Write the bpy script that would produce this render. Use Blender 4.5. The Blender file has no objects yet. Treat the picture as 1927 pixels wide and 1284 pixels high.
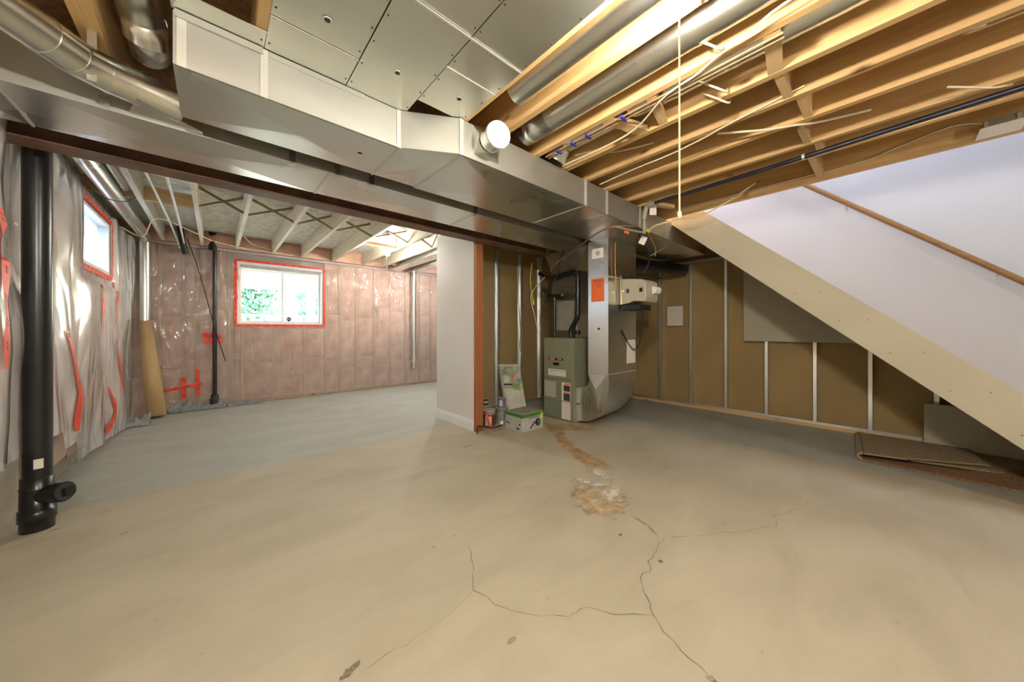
import bpy, math, random
from mathutils import Vector, noise, Matrix
random.seed(7)
C = bpy.context.scene.collection
# ------------------------------------------------------------------ camera
cam = bpy.data.cameras.new('camera'); camo = bpy.data.objects.new('camera', cam); C.objects.link(camo)
cam.sensor_width = 36; cam.lens = 630.4/1927*36; cam.shift_y = -20/1927; cam.clip_start = .02
camo.location = (0, 0, 1.2); camo.rotation_euler = (math.pi/2, 0, -math.radians(41.539))
bpy.context.scene.camera = camo
# ------------------------------------------------------------------ world, exposure, lamps
w = bpy.data.worlds.new('world'); bpy.context.scene.world = w; w.use_nodes = True
nt = w.node_tree; sky = nt.nodes.new('ShaderNodeTexSky'); sky.sky_type = 'NISHITA'; sky.sun_disc = False
sky.sun_elevation = math.radians(50); sky.sun_rotation = math.radians(60); sky.air_density = 1.2; sky.dust_density = 3
nt.links.new(sky.outputs[0], nt.nodes['Background'].inputs[0]); nt.nodes['Background'].inputs[1].default_value = 2.4
vs = bpy.context.scene.view_settings
vs.view_transform = 'Standard'; vs.look = 'None'; vs.gamma = 1; vs.use_curve_mapping = False; vs.exposure = 1.25
def lamp(name, kind, loc, energy, col, size=.04, rot=(0, 0, 0), sy=None):
    l = bpy.data.lights.new(name, kind); l.energy = energy; l.color = col
    if kind == 'POINT': l.shadow_soft_size = size
    if kind == 'AREA':
        l.size = size
        if sy: l.shape = 'RECTANGLE'; l.size_y = sy
    if kind == 'SUN': l.angle = .02
    o = bpy.data.objects.new(name, l); C.objects.link(o); o.location = loc; o.rotation_euler = rot
    return o
WARM = (1, .95, .86); NEU = (1, .96, .88)
lamp('fill_light', 'POINT', (-.2, -.45, 2.15), 62, WARM, .05)  # unseen fill lamp over the camera, added to reach the wall under the stairs
lamp('fill_light', 'POINT', (2.6, -2.4, 2.30), 26, WARM, .05)  # unseen fill lamp behind the camera, added for frontal light
lamp('fill_light', 'POINT', (3.3, 5.6, 2.30), 22, (.94, .97, 1), .05)  # unseen cool fill lamp behind the white column, added to lift the far room
lamp('hall_ceiling_light', 'AREA', (4.2, .2, 5.0), 36, (.86, .90, 1), 1.2)
lamp('window_daylight', 'AREA', (.88, 7.215, 1.8), 1, (1, 1, 1), 1.25, (-math.pi/2, 0, 0), 1.0).data.cycles.is_portal = True
lamp('window_daylight', 'AREA', (-1.19, 5.15, 2.06), 1, (1, 1, 1), .55, (0, -math.pi/2, 0), 1.05).data.cycles.is_portal = True

# ------------------------------------------------------------------ materials
def nodes(name):
    m = bpy.data.materials.new(name); m.use_nodes = True
    return m, m.node_tree.nodes, m.node_tree.links, m.node_tree.nodes['Principled BSDF']
def srgb(r, g, b):
    f = lambda c: (c/255/12.92) if c/255 <= .04045 else ((c/255+.055)/1.055)**2.4
    return (f(r), f(g), f(b), 1)
def mat(name, col, rough=.6, metal=0., var=.12, scale=8, bump=.15, bscale=40, emit=None, spec=.5, coords='Object', coat=0):
    m, N, L, b = nodes(name)
    b.inputs['Roughness'].default_value = rough; b.inputs['Metallic'].default_value = metal
    b.inputs['Specular IOR Level'].default_value = spec; b.inputs['Coat Weight'].default_value = coat
    tc = N.new('ShaderNodeTexCoord'); n = N.new('ShaderNodeTexNoise'); n.inputs['Scale'].default_value = scale; n.inputs['Detail'].default_value = 5
    L.new(tc.outputs[coords], n.inputs['Vector'])
    r = N.new('ShaderNodeValToRGB'); L.new(n.outputs[0], r.inputs[0])
    c = Vector(col[:3])
    r.color_ramp.elements[0].position = .3; r.color_ramp.elements[1].position = .7
    r.color_ramp.elements[0].color = (*(c*(1-var)), 1); r.color_ramp.elements[1].color = (*[min(1, x) for x in c*(1+var)], 1)
    L.new(r.outputs[0], b.inputs['Base Color'])
    if bump:
        n2 = N.new('ShaderNodeTexNoise'); n2.inputs['Scale'].default_value = bscale; n2.inputs['Detail'].default_value = 4
        L.new(tc.outputs[coords], n2.inputs['Vector'])
        bp = N.new('ShaderNodeBump'); bp.inputs['Strength'].default_value = bump; bp.inputs['Distance'].default_value = .01
        L.new(n2.outputs[0], bp.inputs['Height']); L.new(bp.outputs[0], b.inputs['Normal'])
    if emit: b.inputs['Emission Color'].default_value = (*emit[:3], 1); b.inputs['Emission Strength'].default_value = emit[3]
    return m
def wood(name, col, axis=1, dark=.62, rough=.6, knots=True):
    m, N, L, b = nodes(name)
    tc = N.new('ShaderNodeTexCoord'); mp = N.new('ShaderNodeMapping'); L.new(tc.outputs['Object'], mp.inputs[0])
    s = [22, 22, 22]; s[axis] = 1.1; mp.inputs['Scale'].default_value = s
    oi = N.new('ShaderNodeObjectInfo'); ad = N.new('ShaderNodeVectorMath'); ad.operation = 'ADD'
    mu = N.new('ShaderNodeMath'); mu.operation = 'MULTIPLY'; mu.inputs[1].default_value = 37
    L.new(oi.outputs['Random'], mu.inputs[0]); L.new(mp.outputs[0], ad.inputs[0]); L.new(mu.outputs[0], ad.inputs[1])
    n = N.new('ShaderNodeTexNoise'); n.inputs['Scale'].default_value = 1.3; n.inputs['Detail'].default_value = 7; n.inputs['Distortion'].default_value = .8
    L.new(ad.outputs[0], n.inputs['Vector'])
    r = N.new('ShaderNodeValToRGB'); L.new(n.outputs[0], r.inputs[0]); c = Vector(col[:3])
    r.color_ramp.elements[0].position = .3; r.color_ramp.elements[1].position = .62
    r.color_ramp.elements[0].color = (c[0]*.86, c[1]*.78, c[2]*.68, 1); r.color_ramp.elements[1].color = (*c, 1)
    out = r.outputs[0]
    if knots:
        mp2 = N.new('ShaderNodeMapping'); s2 = [7, 7, 7]; s2[axis] = 2.6; mp2.inputs['Scale'].default_value = s2
        L.new(tc.outputs['Object'], mp2.inputs[0]); ad2 = N.new('ShaderNodeVectorMath'); L.new(mp2.outputs[0], ad2.inputs[0]); L.new(mu.outputs[0], ad2.inputs[1])
        v = N.new('ShaderNodeTexVoronoi'); v.inputs['Scale'].default_value = 1.0; L.new(ad2.outputs[0], v.inputs['Vector'])
        kr = N.new('ShaderNodeValToRGB'); L.new(v.outputs['Distance'], kr.inputs[0])
        kr.color_ramp.elements[0].position = .05; kr.color_ramp.elements[0].color = (.3, .17, .1, 1)
        kr.color_ramp.elements[1].position = .14; kr.color_ramp.elements[1].color = (1, 1, 1, 1)
        mx = N.new('ShaderNodeMix'); mx.data_type = 'RGBA'; mx.blend_type = 'MULTIPLY'; mx.inputs[0].default_value = 1
        L.new(out, mx.inputs[6]); L.new(kr.outputs[0], mx.inputs[7]); out = mx.outputs[2]
    hs = N.new('ShaderNodeHueSaturation'); L.new(out, hs.inputs['Color'])
    mr = N.new('ShaderNodeMapRange'); mr.inputs[3].default_value = .82; mr.inputs[4].default_value = 1.12; L.new(oi.outputs['Random'], mr.inputs[0]); L.new(mr.outputs[0], hs.inputs['Value'])
    L.new(hs.outputs[0], b.inputs['Base Color']); b.inputs['Roughness'].default_value = rough
    bp = N.new('ShaderNodeBump'); bp.inputs['Strength'].default_value = .2; bp.inputs['Distance'].default_value = .004
    L.new(n.outputs[0], bp.inputs['Height']); L.new(bp.outputs[0], b.inputs['Normal'])
    return m
def galv(name, col=(.74, .75, .71), rough=.29, wob=.09, wscale=1.6):
    m, N, L, b = nodes(name); b.inputs['Metallic'].default_value = 1
    g = N.new('ShaderNodeNewGeometry')
    n = N.new('ShaderNodeTexNoise'); n.inputs['Scale'].default_value = 3; n.inputs['Detail'].default_value = 2; L.new(g.outputs['Position'], n.inputs['Vector'])
    r = N.new('ShaderNodeMapRange'); r.inputs[1].default_value = .3; r.inputs[2].default_value = .7; r.inputs[3].default_value = rough*.93; r.inputs[4].default_value = rough*1.08
    L.new(n.outputs[0], r.inputs[0]); L.new(r.outputs[0], b.inputs['Roughness'])
    v = N.new('ShaderNodeTexVoronoi'); v.inputs['Scale'].default_value = 45; L.new(g.outputs['Position'], v.inputs['Vector'])
    cr = N.new('ShaderNodeValToRGB'); c = Vector(col); cr.color_ramp.elements[0].color = (*(c*.985), 1); cr.color_ramp.elements[1].color = (*(c*1.01), 1)
    L.new(v.outputs['Color'], cr.inputs[0]); L.new(cr.outputs[0], b.inputs['Base Color'])
    n2 = N.new('ShaderNodeTexNoise'); n2.inputs['Scale'].default_value = wscale; n2.inputs['Detail'].default_value = 1.5; L.new(g.outputs['Position'], n2.inputs['Vector'])
    bp = N.new('ShaderNodeBump'); bp.inputs['Strength'].default_value = wob; bp.inputs['Distance'].default_value = .06
    L.new(n2.outputs[0], bp.inputs['Height']); L.new(bp.outputs[0], b.inputs['Normal'])
    return m
def film(name, clear=.72, tint=(.93, .95, .95), rough=.13, bs=9, bstr=.7, det=3):
    m, N, L, b = nodes(name); out = N['Material Output']
    b.inputs['Base Color'].default_value = (*tint, 1); b.inputs['Roughness'].default_value = rough; b.inputs['Specular IOR Level'].default_value = .9
    t = N.new('ShaderNodeBsdfTransparent'); t.inputs[0].default_value = (.97, .97, .97, 1)
    mx = N.new('ShaderNodeMixShader'); mx.inputs[0].default_value = 1-clear
    L.new(t.outputs[0], mx.inputs[1]); L.new(b.outputs[0], mx.inputs[2])
    gl = N.new('ShaderNodeBsdfGlossy'); gl.inputs['Roughness'].default_value = rough
    fr = N.new('ShaderNodeFresnel'); fr.inputs[0].default_value = 1.42
    m2 = N.new('ShaderNodeMixShader'); L.new(fr.outputs[0], m2.inputs[0]); L.new(mx.outputs[0], m2.inputs[1]); L.new(gl.outputs[0], m2.inputs[2])
    g = N.new('ShaderNodeNewGeometry'); mp = N.new('ShaderNodeMapping'); mp.inputs['Scale'].default_value = (1, 1, .45); mp.inputs['Rotation'].default_value = (.5, .2, 0)
    L.new(g.outputs['Position'], mp.inputs[0])
    n = N.new('ShaderNodeTexNoise'); n.inputs['Scale'].default_value = bs; n.inputs['Detail'].default_value = det; n.inputs['Distortion'].default_value = .5 if det < 2 else 1.4
    L.new(mp.outputs[0], n.inputs['Vector'])
    rm = N.new('ShaderNodeMath'); rm.operation = 'SUBTRACT'; rm.inputs[1].default_value = .5; L.new(n.outputs[0], rm.inputs[0])
    ab = N.new('ShaderNodeMath'); ab.operation = 'ABSOLUTE'; L.new(rm.outputs[0], ab.inputs[0])
    bp = N.new('ShaderNodeBump'); bp.inputs['Strength'].default_value = bstr; bp.inputs['Distance'].default_value = .09
    L.new(ab.outputs[0], bp.inputs['Height']); L.new(bp.outputs[0], b.inputs['Normal']); L.new(bp.outputs[0], gl.inputs['Normal']); L.new(bp.outputs[0], fr.inputs['Normal'])
    L.new(m2.outputs[0], out.inputs[0])
    return m
def glass(name):
    m, N, L, b = nodes(name)
    t = N.new('ShaderNodeBsdfTransparent'); gl = N.new('ShaderNodeBsdfGlossy'); gl.inputs['Roughness'].default_value = .02
    mx = N.new('ShaderNodeMixShader'); mx.inputs[0].default_value = .06
    L.new(t.outputs[0], mx.inputs[1]); L.new(gl.outputs[0], mx.inputs[2]); L.new(mx.outputs[0], N['Material Output'].inputs[0])
    return m

RUSTS = [(3.28, 2.66, .36, .17, -1.05)] + [(x, y, a*1.35, c*1.6, q) for x, y, a, c, q in [(3.12, 2.72, .17, .08, .7), (2.99, 2.56, .13, .06, .8), (2.88, 2.42, .13, .05, .9), (2.77, 2.26, .13, .055, .95), (2.68, 2.12, .12, .06, 1.1), (2.63, 1.97, .13, .07, 1.4), (2.58, 1.80, .15, .08, 1.2)]]
def concrete():
    m, N, L, b = nodes('concrete_slab'); b.inputs['Roughness'].default_value = .55; b.inputs['Specular IOR Level'].default_value = .35
    g = N.new('ShaderNodeNewGeometry'); sx = N.new('ShaderNodeSeparateXYZ'); L.new(g.outputs['Position'], sx.inputs[0])
    n0 = N.new('ShaderNodeTexNoise'); n0.inputs['Scale'].default_value = 3; n0.inputs['Detail'].default_value = 4; L.new(g.outputs['Position'], n0.inputs['Vector'])
    def ma(op, a, c=None, **k):
        x = N.new('ShaderNodeMath'); x.operation = op
        for i, s in ((0, a), (1, c)):
            if s is None: continue
            if isinstance(s, (int, float)): x.inputs[i].default_value = s
            else: L.new(s, x.inputs[i])
        return x.outputs[0]
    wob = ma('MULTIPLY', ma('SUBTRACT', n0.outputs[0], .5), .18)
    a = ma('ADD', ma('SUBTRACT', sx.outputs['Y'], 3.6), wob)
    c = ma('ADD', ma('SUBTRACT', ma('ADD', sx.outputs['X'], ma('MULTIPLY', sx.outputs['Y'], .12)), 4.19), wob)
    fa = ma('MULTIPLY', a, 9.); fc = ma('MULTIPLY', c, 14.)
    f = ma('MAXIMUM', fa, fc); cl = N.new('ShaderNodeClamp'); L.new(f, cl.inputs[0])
    mp = N.new('ShaderNodeMapping'); mp.inputs['Scale'].default_value = (1, 2.2, 1); mp.inputs['Rotation'].default_value = (0, 0, .5); L.new(g.outputs['Position'], mp.inputs[0])
    n = N.new('ShaderNodeTexNoise'); n.inputs['Scale'].default_value = 1.5; n.inputs['Detail'].default_value = 8; n.inputs['Roughness'].default_value = .62; n.inputs['Distortion'].default_value = .6; L.new(mp.outputs[0], n.inputs['Vector'])
    r1 = N.new('ShaderNodeValToRGB'); L.new(n.outputs[0], r1.inputs[0])
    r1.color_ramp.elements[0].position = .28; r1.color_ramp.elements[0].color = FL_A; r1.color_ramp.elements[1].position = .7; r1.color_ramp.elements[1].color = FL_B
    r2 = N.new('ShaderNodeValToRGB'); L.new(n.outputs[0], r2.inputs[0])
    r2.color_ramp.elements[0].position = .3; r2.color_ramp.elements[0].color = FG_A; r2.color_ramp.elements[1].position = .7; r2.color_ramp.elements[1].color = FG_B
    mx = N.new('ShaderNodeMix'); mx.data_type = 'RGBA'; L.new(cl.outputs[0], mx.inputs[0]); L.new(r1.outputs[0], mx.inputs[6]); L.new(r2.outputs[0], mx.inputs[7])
    # small pits and specks
    v = N.new('ShaderNodeTexNoise'); v.inputs['Scale'].default_value = 14; v.inputs['Detail'].default_value = 6; L.new(g.outputs['Position'], v.inputs['Vector'])
    vr = N.new('ShaderNodeValToRGB'); L.new(v.outputs[0], vr.inputs[0]); vr.color_ramp.elements[0].position = .20; vr.color_ramp.elements[0].color = (.5, .43, .36, 1); vr.color_ramp.elements[1].position = .30; vr.color_ramp.elements[1].color = (1, 1, 1, 1)
    m2 = N.new('ShaderNodeMix'); m2.data_type = 'RGBA'; m2.blend_type = 'MULTIPLY'; m2.inputs[0].default_value = 1; L.new(mx.outputs[2], m2.inputs[6]); L.new(vr.outputs[0], m2.inputs[7])
    # rust trail left by water from the furnace to the drain
    best = None
    for (x, y, a, c, q) in RUSTS:
        mp3 = N.new('ShaderNodeMapping'); mp3.vector_type = 'TEXTURE'; mp3.inputs['Location'].default_value = (x, y, 0); mp3.inputs['Rotation'].default_value = (0, 0, q); mp3.inputs['Scale'].default_value = (a, c, 50)
        L.new(g.outputs['Position'], mp3.inputs[0]); ln = N.new('ShaderNodeVectorMath'); ln.operation = 'LENGTH'; L.new(mp3.outputs[0], ln.inputs[0])
        v_ = ma('SUBTRACT', 1.0, ln.outputs['Value']); best = v_ if best is None else ma('MAXIMUM', best, v_)
    n5 = N.new('ShaderNodeTexNoise'); n5.inputs['Scale'].default_value = 9; n5.inputs['Detail'].default_value = 6; L.new(g.outputs['Position'], n5.inputs['Vector'])
    k = N.new('ShaderNodeClamp'); L.new(ma('ADD', ma('MULTIPLY', best, 2.6), ma('MULTIPLY', ma('SUBTRACT', n5.outputs[0], .55), 2.6)), k.inputs[0])
    rr = N.new('ShaderNodeValToRGB'); L.new(n5.outputs[0], rr.inputs[0]); rr.color_ramp.elements[0].position = .35; rr.color_ramp.elements[1].position = .65
    rr.color_ramp.elements[0].color = (.46, .32, .17, 1); rr.color_ramp.elements[1].color = (.33, .18, .065, 1)
    m6 = N.new('ShaderNodeMix'); m6.data_type = 'RGBA'; L.new(ma('MULTIPLY', k.outputs[0], .9), m6.inputs[0]); L.new(m2.outputs[2], m6.inputs[6]); L.new(rr.outputs[0], m6.inputs[7])
    L.new(m6.outputs[2], b.inputs['Base Color'])
    bp = N.new('ShaderNodeBump'); bp.inputs['Strength'].default_value = .12; bp.inputs['Distance'].default_value = .01; L.new(v.outputs[0], bp.inputs['Height']); L.new(bp.outputs[0], b.inputs['Normal'])
    return m
def stain(name, c1, c2, dens=2.2, amp=2.2, sc=9, rough=.75, bump=.3):
    m = mat(name, c1, rough, 0, .1, sc*2.5, bump, 60); N = m.node_tree.nodes; L = m.node_tree.links; b = N['Principled BSDF']
    rp = [x for x in N if x.type == 'VALTORGB'][0]; rp.color_ramp.elements[0].color = (*c1, 1); rp.color_ramp.elements[1].color = (*c2, 1)
    tc = N.new('ShaderNodeTexCoord'); vm = N.new('ShaderNodeVectorMath'); vm.operation = 'SUBTRACT'; vm.inputs[1].default_value = (.5, .5, .5); L.new(tc.outputs['Generated'], vm.inputs[0])
    v2 = N.new('ShaderNodeVectorMath'); v2.operation = 'MULTIPLY'; v2.inputs[1].default_value = (2, 2, 0); L.new(vm.outputs[0], v2.inputs[0])
    ln = N.new('ShaderNodeVectorMath'); ln.operation = 'LENGTH'; L.new(v2.outputs[0], ln.inputs[0])
    g = N.new('ShaderNodeNewGeometry'); n = N.new('ShaderNodeTexNoise'); n.inputs['Scale'].default_value = sc; n.inputs['Detail'].default_value = 6; L.new(g.outputs['Position'], n.inputs['Vector'])
    def ma(op, a, c):
        x = N.new('ShaderNodeMath'); x.operation = op
        for i, q in ((0, a), (1, c)):
            if isinstance(q, (int, float)): x.inputs[i].default_value = q
            else: L.new(q, x.inputs[i])
        return x.outputs[0]
    a = ma('ADD', ma('MULTIPLY', ma('SUBTRACT', .78, ln.outputs['Value']), dens), ma('MULTIPLY', ma('SUBTRACT', n.outputs[0], .5), amp))
    cl = N.new('ShaderNodeClamp'); L.new(a, cl.inputs[0]); L.new(cl.outputs[0], b.inputs['Alpha']); return m
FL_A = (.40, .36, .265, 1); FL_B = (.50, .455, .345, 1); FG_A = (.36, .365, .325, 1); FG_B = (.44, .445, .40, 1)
def batt_mat(name, c1, c2, sc=5):
    m = mat(name, c1, .9, 0, .1, sc, .8, 16, coords='Object')
    N = m.node_tree.nodes; r = [x for x in N if x.type == 'VALTORGB'][0]
    r.color_ramp.elements[0].position = .32; r.color_ramp.elements[0].color = (*c1, 1); r.color_ramp.elements[1].position = .6; r.color_ramp.elements[1].color = (*c2, 1)
    return m

W = {
 'joist': wood('spruce_lumber', (.68, .45, .20), 1), 'joistx': wood('spruce_lumber_cross', (.7, .5, .26), 0), 'studz': wood('spruce_stud', (.6, .43, .25), 2),
 'pale': wood('pale_spruce', (.80, .77, .66), 1, knots=False), 'post': wood('red_brown_stud', (.36, .135, .05), 2, knots=False), 'osb': mat('osb_subfloor', (.34, .2, .09), .8, 0, .35, 30, .2),
 'osbl': mat('pale_subfloor', (.74, .73, .66), .8, 0, .2, 12, .2), 'brace': wood('bridging_strip', (.3, .22, .1), 0, knots=False),
}
G = galv('galvanized_sheet'); G2 = galv('galvanized_pipe', rough=.26, wob=.05, wscale=5); G3 = mat('bright_cleat', (.62, .61, .55), .4, .45, .04, 9, .03); GSD = galv('dimmed_galvanized_side', (.46, .455, .41), .55, .08); GS = galv('metal_stud_steel', (.82, .84, .84), .4, .05)  # GSD: same galvanized metal, darkened and roughened to hold down bulb glare
GD = galv('dull_panning_sheet', (.66, .67, .6), .38, .15, 1.6)
BLK = mat('black_abs', (.012, .012, .013), .28, 0, .3, 6, .05, 30, spec=.6); BLKM = mat('black_rubber', (.015, .014, .014), .6, 0, .2)
GAS = mat('black_iron_pipe', (.02, .022, .035), .3, .3, .3, 10, .1)
STEEL = mat('primed_steel_beam', (.16, .085, .05), .55, .1, .35, 5, .2, 20); WHT = mat('white_paint', (.72, .70, .68), .7, 0, .02, 2, .04, 60)
STW = mat('stairwell_white', (.50, .525, .59), .7, 0, .02, 1.5, .03, 60); BEI = mat('primed_drywall', (.47, .435, .33), .75, 0, .05, 2, .05, 60)
BRN = mat('drywall_paper_back', (.37, .26, .115), .85, 0, .09, 1.7, .05, 50); VIN = mat('white_vinyl', (.82, .84, .86), .35, 0, .02, 3, 0)
RED = mat('red_tuck_tape', (.88, .07, .025), .4, 0, .12, 14, .15, 30); INK = mat('black_ink', (.02, .02, .02), .6, 0, 0, 3, 0)
PAP = mat('white_paper', (.78, .73, .66), .7, 0, .04, 6, .03); PAPG = mat('printed_label', (.5, .47, .38), .6, 0, .25, 60, 0); ORG = mat('orange_notice', (.85, .17, .05), .6, 0, .06, 5, 0)
CAB = mat('furnace_green_enamel', (.26, .27, .185), .4, 0, .04, 3, .02); CABL = mat('furnace_lower_enamel', (.22, .245, .185), .4, 0, .04, 3, .02)
WIRE = mat('white_cable_jacket', (.72, .62, .42), .5, 0, .05, 9, 0); WIRT = mat('brown_cable_jacket', (.3, .19, .09), .5, 0, .1, 9, 0); CORD = mat('cream_cord', (.8, .62, .4), .6, 0, .05)
YEL = mat('yellow_connector', (.6, .6, .05), .4, 0, .05); GRY = mat('grey_enamel', (.33, .31, .26), .5, .2, .08)
HUM = mat('beige_humidifier_plastic', (.47, .43, .33), .4, 0, .03); CARD = mat('kraft_cardboard', (.5, .345, .165), .8, 0, .06, 4, .05)
CARP = mat('beige_carpet', (.36, .28, .17), .95, 0, .3, 70, .6, 120); CARPB = mat('brown_carpet_backing', (.27, .16, .08), .95, 0, .35, 60, .6, 110)
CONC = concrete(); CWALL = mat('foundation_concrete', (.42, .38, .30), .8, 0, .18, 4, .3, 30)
BATT = batt_mat('pink_fibreglass', (.62, .36, .25), (.78, .50, .38)); BATTL = batt_mat('wrapped_batt', (.80, .62, .50), (.90, .75, .66), 3)
FILM = film('vapour_film_clear', .80, (.97,.94,.9), .12, 3.6, .9); FILML = film('vapour_film_milky', .38, (1.0, .965, .94), .17, 3.2, .35, 1); SCRAP = film('crumpled_film', .45, (.8, .85, .83), .1, 40, 1.0)
GLASS = glass('window_glass')
BULB = mat('lit_bulb_glass', (1, .95, .85), .3, 0, 0, 1, 0, emit=(1, .93, .82, 560)); CER = mat('white_porcelain', (.82, .8, .75), .3, 0, .02, 3, 0)
RUST = stain('rust_stain', (.42, .255, .115), (.50, .37, .22), 3.0, 2.2, 9); DRAIN = mat('rough_mortar_patch', (.44, .34, .2), .9, 0, .4, 14, 1.0, 40); EFF = stain('white_efflorescence', (.6, .54, .42), (.68, .63, .54), 1.6, 4.5, 16, .9, .8)
CRK = mat('crack_dark', (.2, .165, .12), .9, 0, .3, 60, 0); DSTN = stain('dark_floor_stain', (.29, .24, .16), (.36, .30, .21), 1.8, 2.5, 14); CRK2 = mat('groove_dark', (.33, .28, .2), .9, 0, .3, 30, .3); CHIP = stain('exposed_aggregate', (.12, .09, .07), (.3, .25, .19), 2.2, 4, 40, .9, .8)  # CRK, CRK2: dark tones for the crack and groove lines

# ------------------------------------------------------------------ mesh helpers
class MB:
    def __init__(s): s.v = []; s.f = []; s.mi = []; s.sm = []
    def add(s, vs, fs, mi=0, sm=False):
        o = len(s.v); s.v += [tuple(x) for x in vs]
        for f in fs: s.f.append([i+o for i in f]); s.mi.append(mi); s.sm.append(sm)
        return s
    def box(s, x0, x1, y0, y1, z0, z1, mi=0):
        return s.add([(x, y, z) for z in (z0, z1) for y in (y0, y1) for x in (x0, x1)],
                     [(0, 2, 3, 1), (4, 5, 7, 6), (0, 1, 5, 4), (2, 6, 7, 3), (0, 4, 6, 2), (1, 3, 7, 5)], mi)
    def obox(s, c, ax, ay, az, mi=0):
        c, ax, ay, az = map(Vector, (c, ax, ay, az))
        return s.add([c+ax*i+ay*j+az*k for k in (-1, 1) for j in (-1, 1) for i in (-1, 1)],
                     [(0, 2, 3, 1), (4, 5, 7, 6), (0, 1, 5, 4), (2, 6, 7, 3), (0, 4, 6, 2), (1, 3, 7, 5)], mi)
    def bar(s, p, q, w, h, up=(0, 0, 1), mi=0):
        p, q = Vector(p), Vector(q); d = (q-p); n = d.normalized(); up = Vector(up); sd = n.cross(up).normalized(); u = sd.cross(n)
        return s.obox((p+q)/2, d/2, sd*w/2, u*h/2, mi)
    def quad(s, a, b, c, d, mi=0): return s.add([a, b, c, d], [(0, 1, 2, 3)], mi)
    def prism(s, poly, ax, lo, hi, mi=0):      # poly in the two other axes
        n = len(poly)
        def mk(p, t): r = list(p); r.insert(ax, t); return r
        vs = [mk(p, lo) for p in poly]+[mk(p, hi) for p in poly]
        return s.add(vs, [list(range(n))[::-1], list(range(n, 2*n))]+[(i, (i+1) % n, n+(i+1) % n, n+i) for i in range(n)], mi)
    def tube(s, pts, r, seg=10, caps=True, smooth=True, mi=0, sub=0):
        P = [Vector(p) for p in pts]
        if sub and len(P) > 2:
            Q = []
            for i in range(len(P)-1):
                a = P[max(i-1, 0)]; b = P[i]; c = P[i+1]; d = P[min(i+2, len(P)-1)]
                for k in range(sub):
                    t = k/sub; Q.append(.5*((2*b)+(c-a)*t+(2*a-5*b+4*c-d)*t*t+(3*b-a-3*c+d)*t**3))
            Q.append(P[-1]); P = Q
        rs = r if isinstance(r, (list, tuple)) else [r]*len(P)
        if len(rs) != len(P): rs = [rs[min(int(i/len(P)*len(rs)), len(rs)-1)] for i in range(len(P))]
        vs = []; up = Vector((0, 0, 1)); prev = None
        for i, p in enumerate(P):
            t = (P[min(i+1, len(P)-1)]-P[max(i-1, 0)]).normalized()
            if prev is None:
                a = t.cross(up)
                if a.length < .05: a = t.cross(Vector((1, 0, 0)))
            else: a = prev-t*prev.dot(t)
            a.normalize(); prev = a; b = t.cross(a)
            for k in range(seg):
                an = 2*math.pi*k/seg; vs.append(p+(a*math.cos(an)+b*math.sin(an))*rs[i])
        n = len(P); fs = [(i*seg+k, i*seg+(k+1) % seg, (i+1)*seg+(k+1) % seg, (i+1)*seg+k) for i in range(n-1) for k in range(seg)]
        s.add(vs, fs, mi, smooth)
        if caps: s.add([vs[k] for k in range(seg)], [list(range(seg))[::-1]], mi); s.add(vs[-seg:], [list(range(seg))], mi)
        return s
    def cyl(s, p, q, r, seg=20, r2=None, mi=0, caps=True): return s.tube([p, q], [r, r if r2 is None else r2], seg, caps, True, mi)
    def lathe(s, c, prof, seg=24, mi=0):
        c = Vector(c); vs = [c+Vector((r*math.cos(2*math.pi*k/seg), r*math.sin(2*math.pi*k/seg), z)) for r, z in prof for k in range(seg)]
        n = len(prof); s.add(vs, [(i*seg+k, i*seg+(k+1) % seg, (i+1)*seg+(k+1) % seg, (i+1)*seg+k) for i in range(n-1) for k in range(seg)], mi, True)
        s.add(vs[:seg], [list(range(seg))[::-1]], mi); s.add(vs[-seg:], [list(range(seg))], mi); return s
    def grid(s, fn, nu, nv, mi=0, sm=True):
        vs = [fn(i/nu, j/nv) for j in range(nv+1) for i in range(nu+1)]
        return s.add(vs, [(j*(nu+1)+i, j*(nu+1)+i+1, (j+1)*(nu+1)+i+1, (j+1)*(nu+1)+i) for j in range(nv) for i in range(nu)], mi, sm)
    def build(s, name, mats, parent=None, bev=0, thick=0):
        me = bpy.data.meshes.new(name); xs = [list(c) for c in zip(*s.v)]
        lo = [min(c) for c in xs]; hi = [max(c) for c in xs]
        ctr = Vector(((lo[0]+hi[0])/2, (lo[1]+hi[1])/2, lo[2] if parent is None else (lo[2]+hi[2])/2))
        me.from_pydata([Vector(v)-ctr for v in s.v], [], s.f); me.update()
        for m in (mats if isinstance(mats, (list, tuple)) else [mats]): me.materials.append(m)
        me.polygons.foreach_set('material_index', s.mi); me.polygons.foreach_set('use_smooth', s.sm)
        o = bpy.data.objects.new(name, me); C.objects.link(o)
        if parent: o.parent = parent; o.location = ctr-wloc(parent)
        else: o.location = ctr
        if bev:
            b = o.modifiers.new('bevel', 'BEVEL'); b.width = bev; b.segments = 2; b.limit_method = 'ANGLE'
        if thick: b = o.modifiers.new('solid', 'SOLIDIFY'); b.thickness = thick
        return o
def wloc(o):
    p = Vector(o.location)
    while o.parent: o = o.parent; p = p+o.location
    return p
def tag(o, label, cat, group=None, kind=None):
    o['label'] = label; o['category'] = cat
    if group: o['group'] = group
    if kind: o['kind'] = kind
    return o
def thing(name, label, cat, loc, group=None):
    o = bpy.data.objects.new(name, None); C.objects.link(o); o.location = loc; o.empty_display_size = .1
    return tag(o, label, cat, group)
def struct(o): o['kind'] = 'structure'; return o
def sbox(name, m, *a, parent=None, bev=0): return MB().box(*a).build(name, m, parent, bev)
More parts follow.
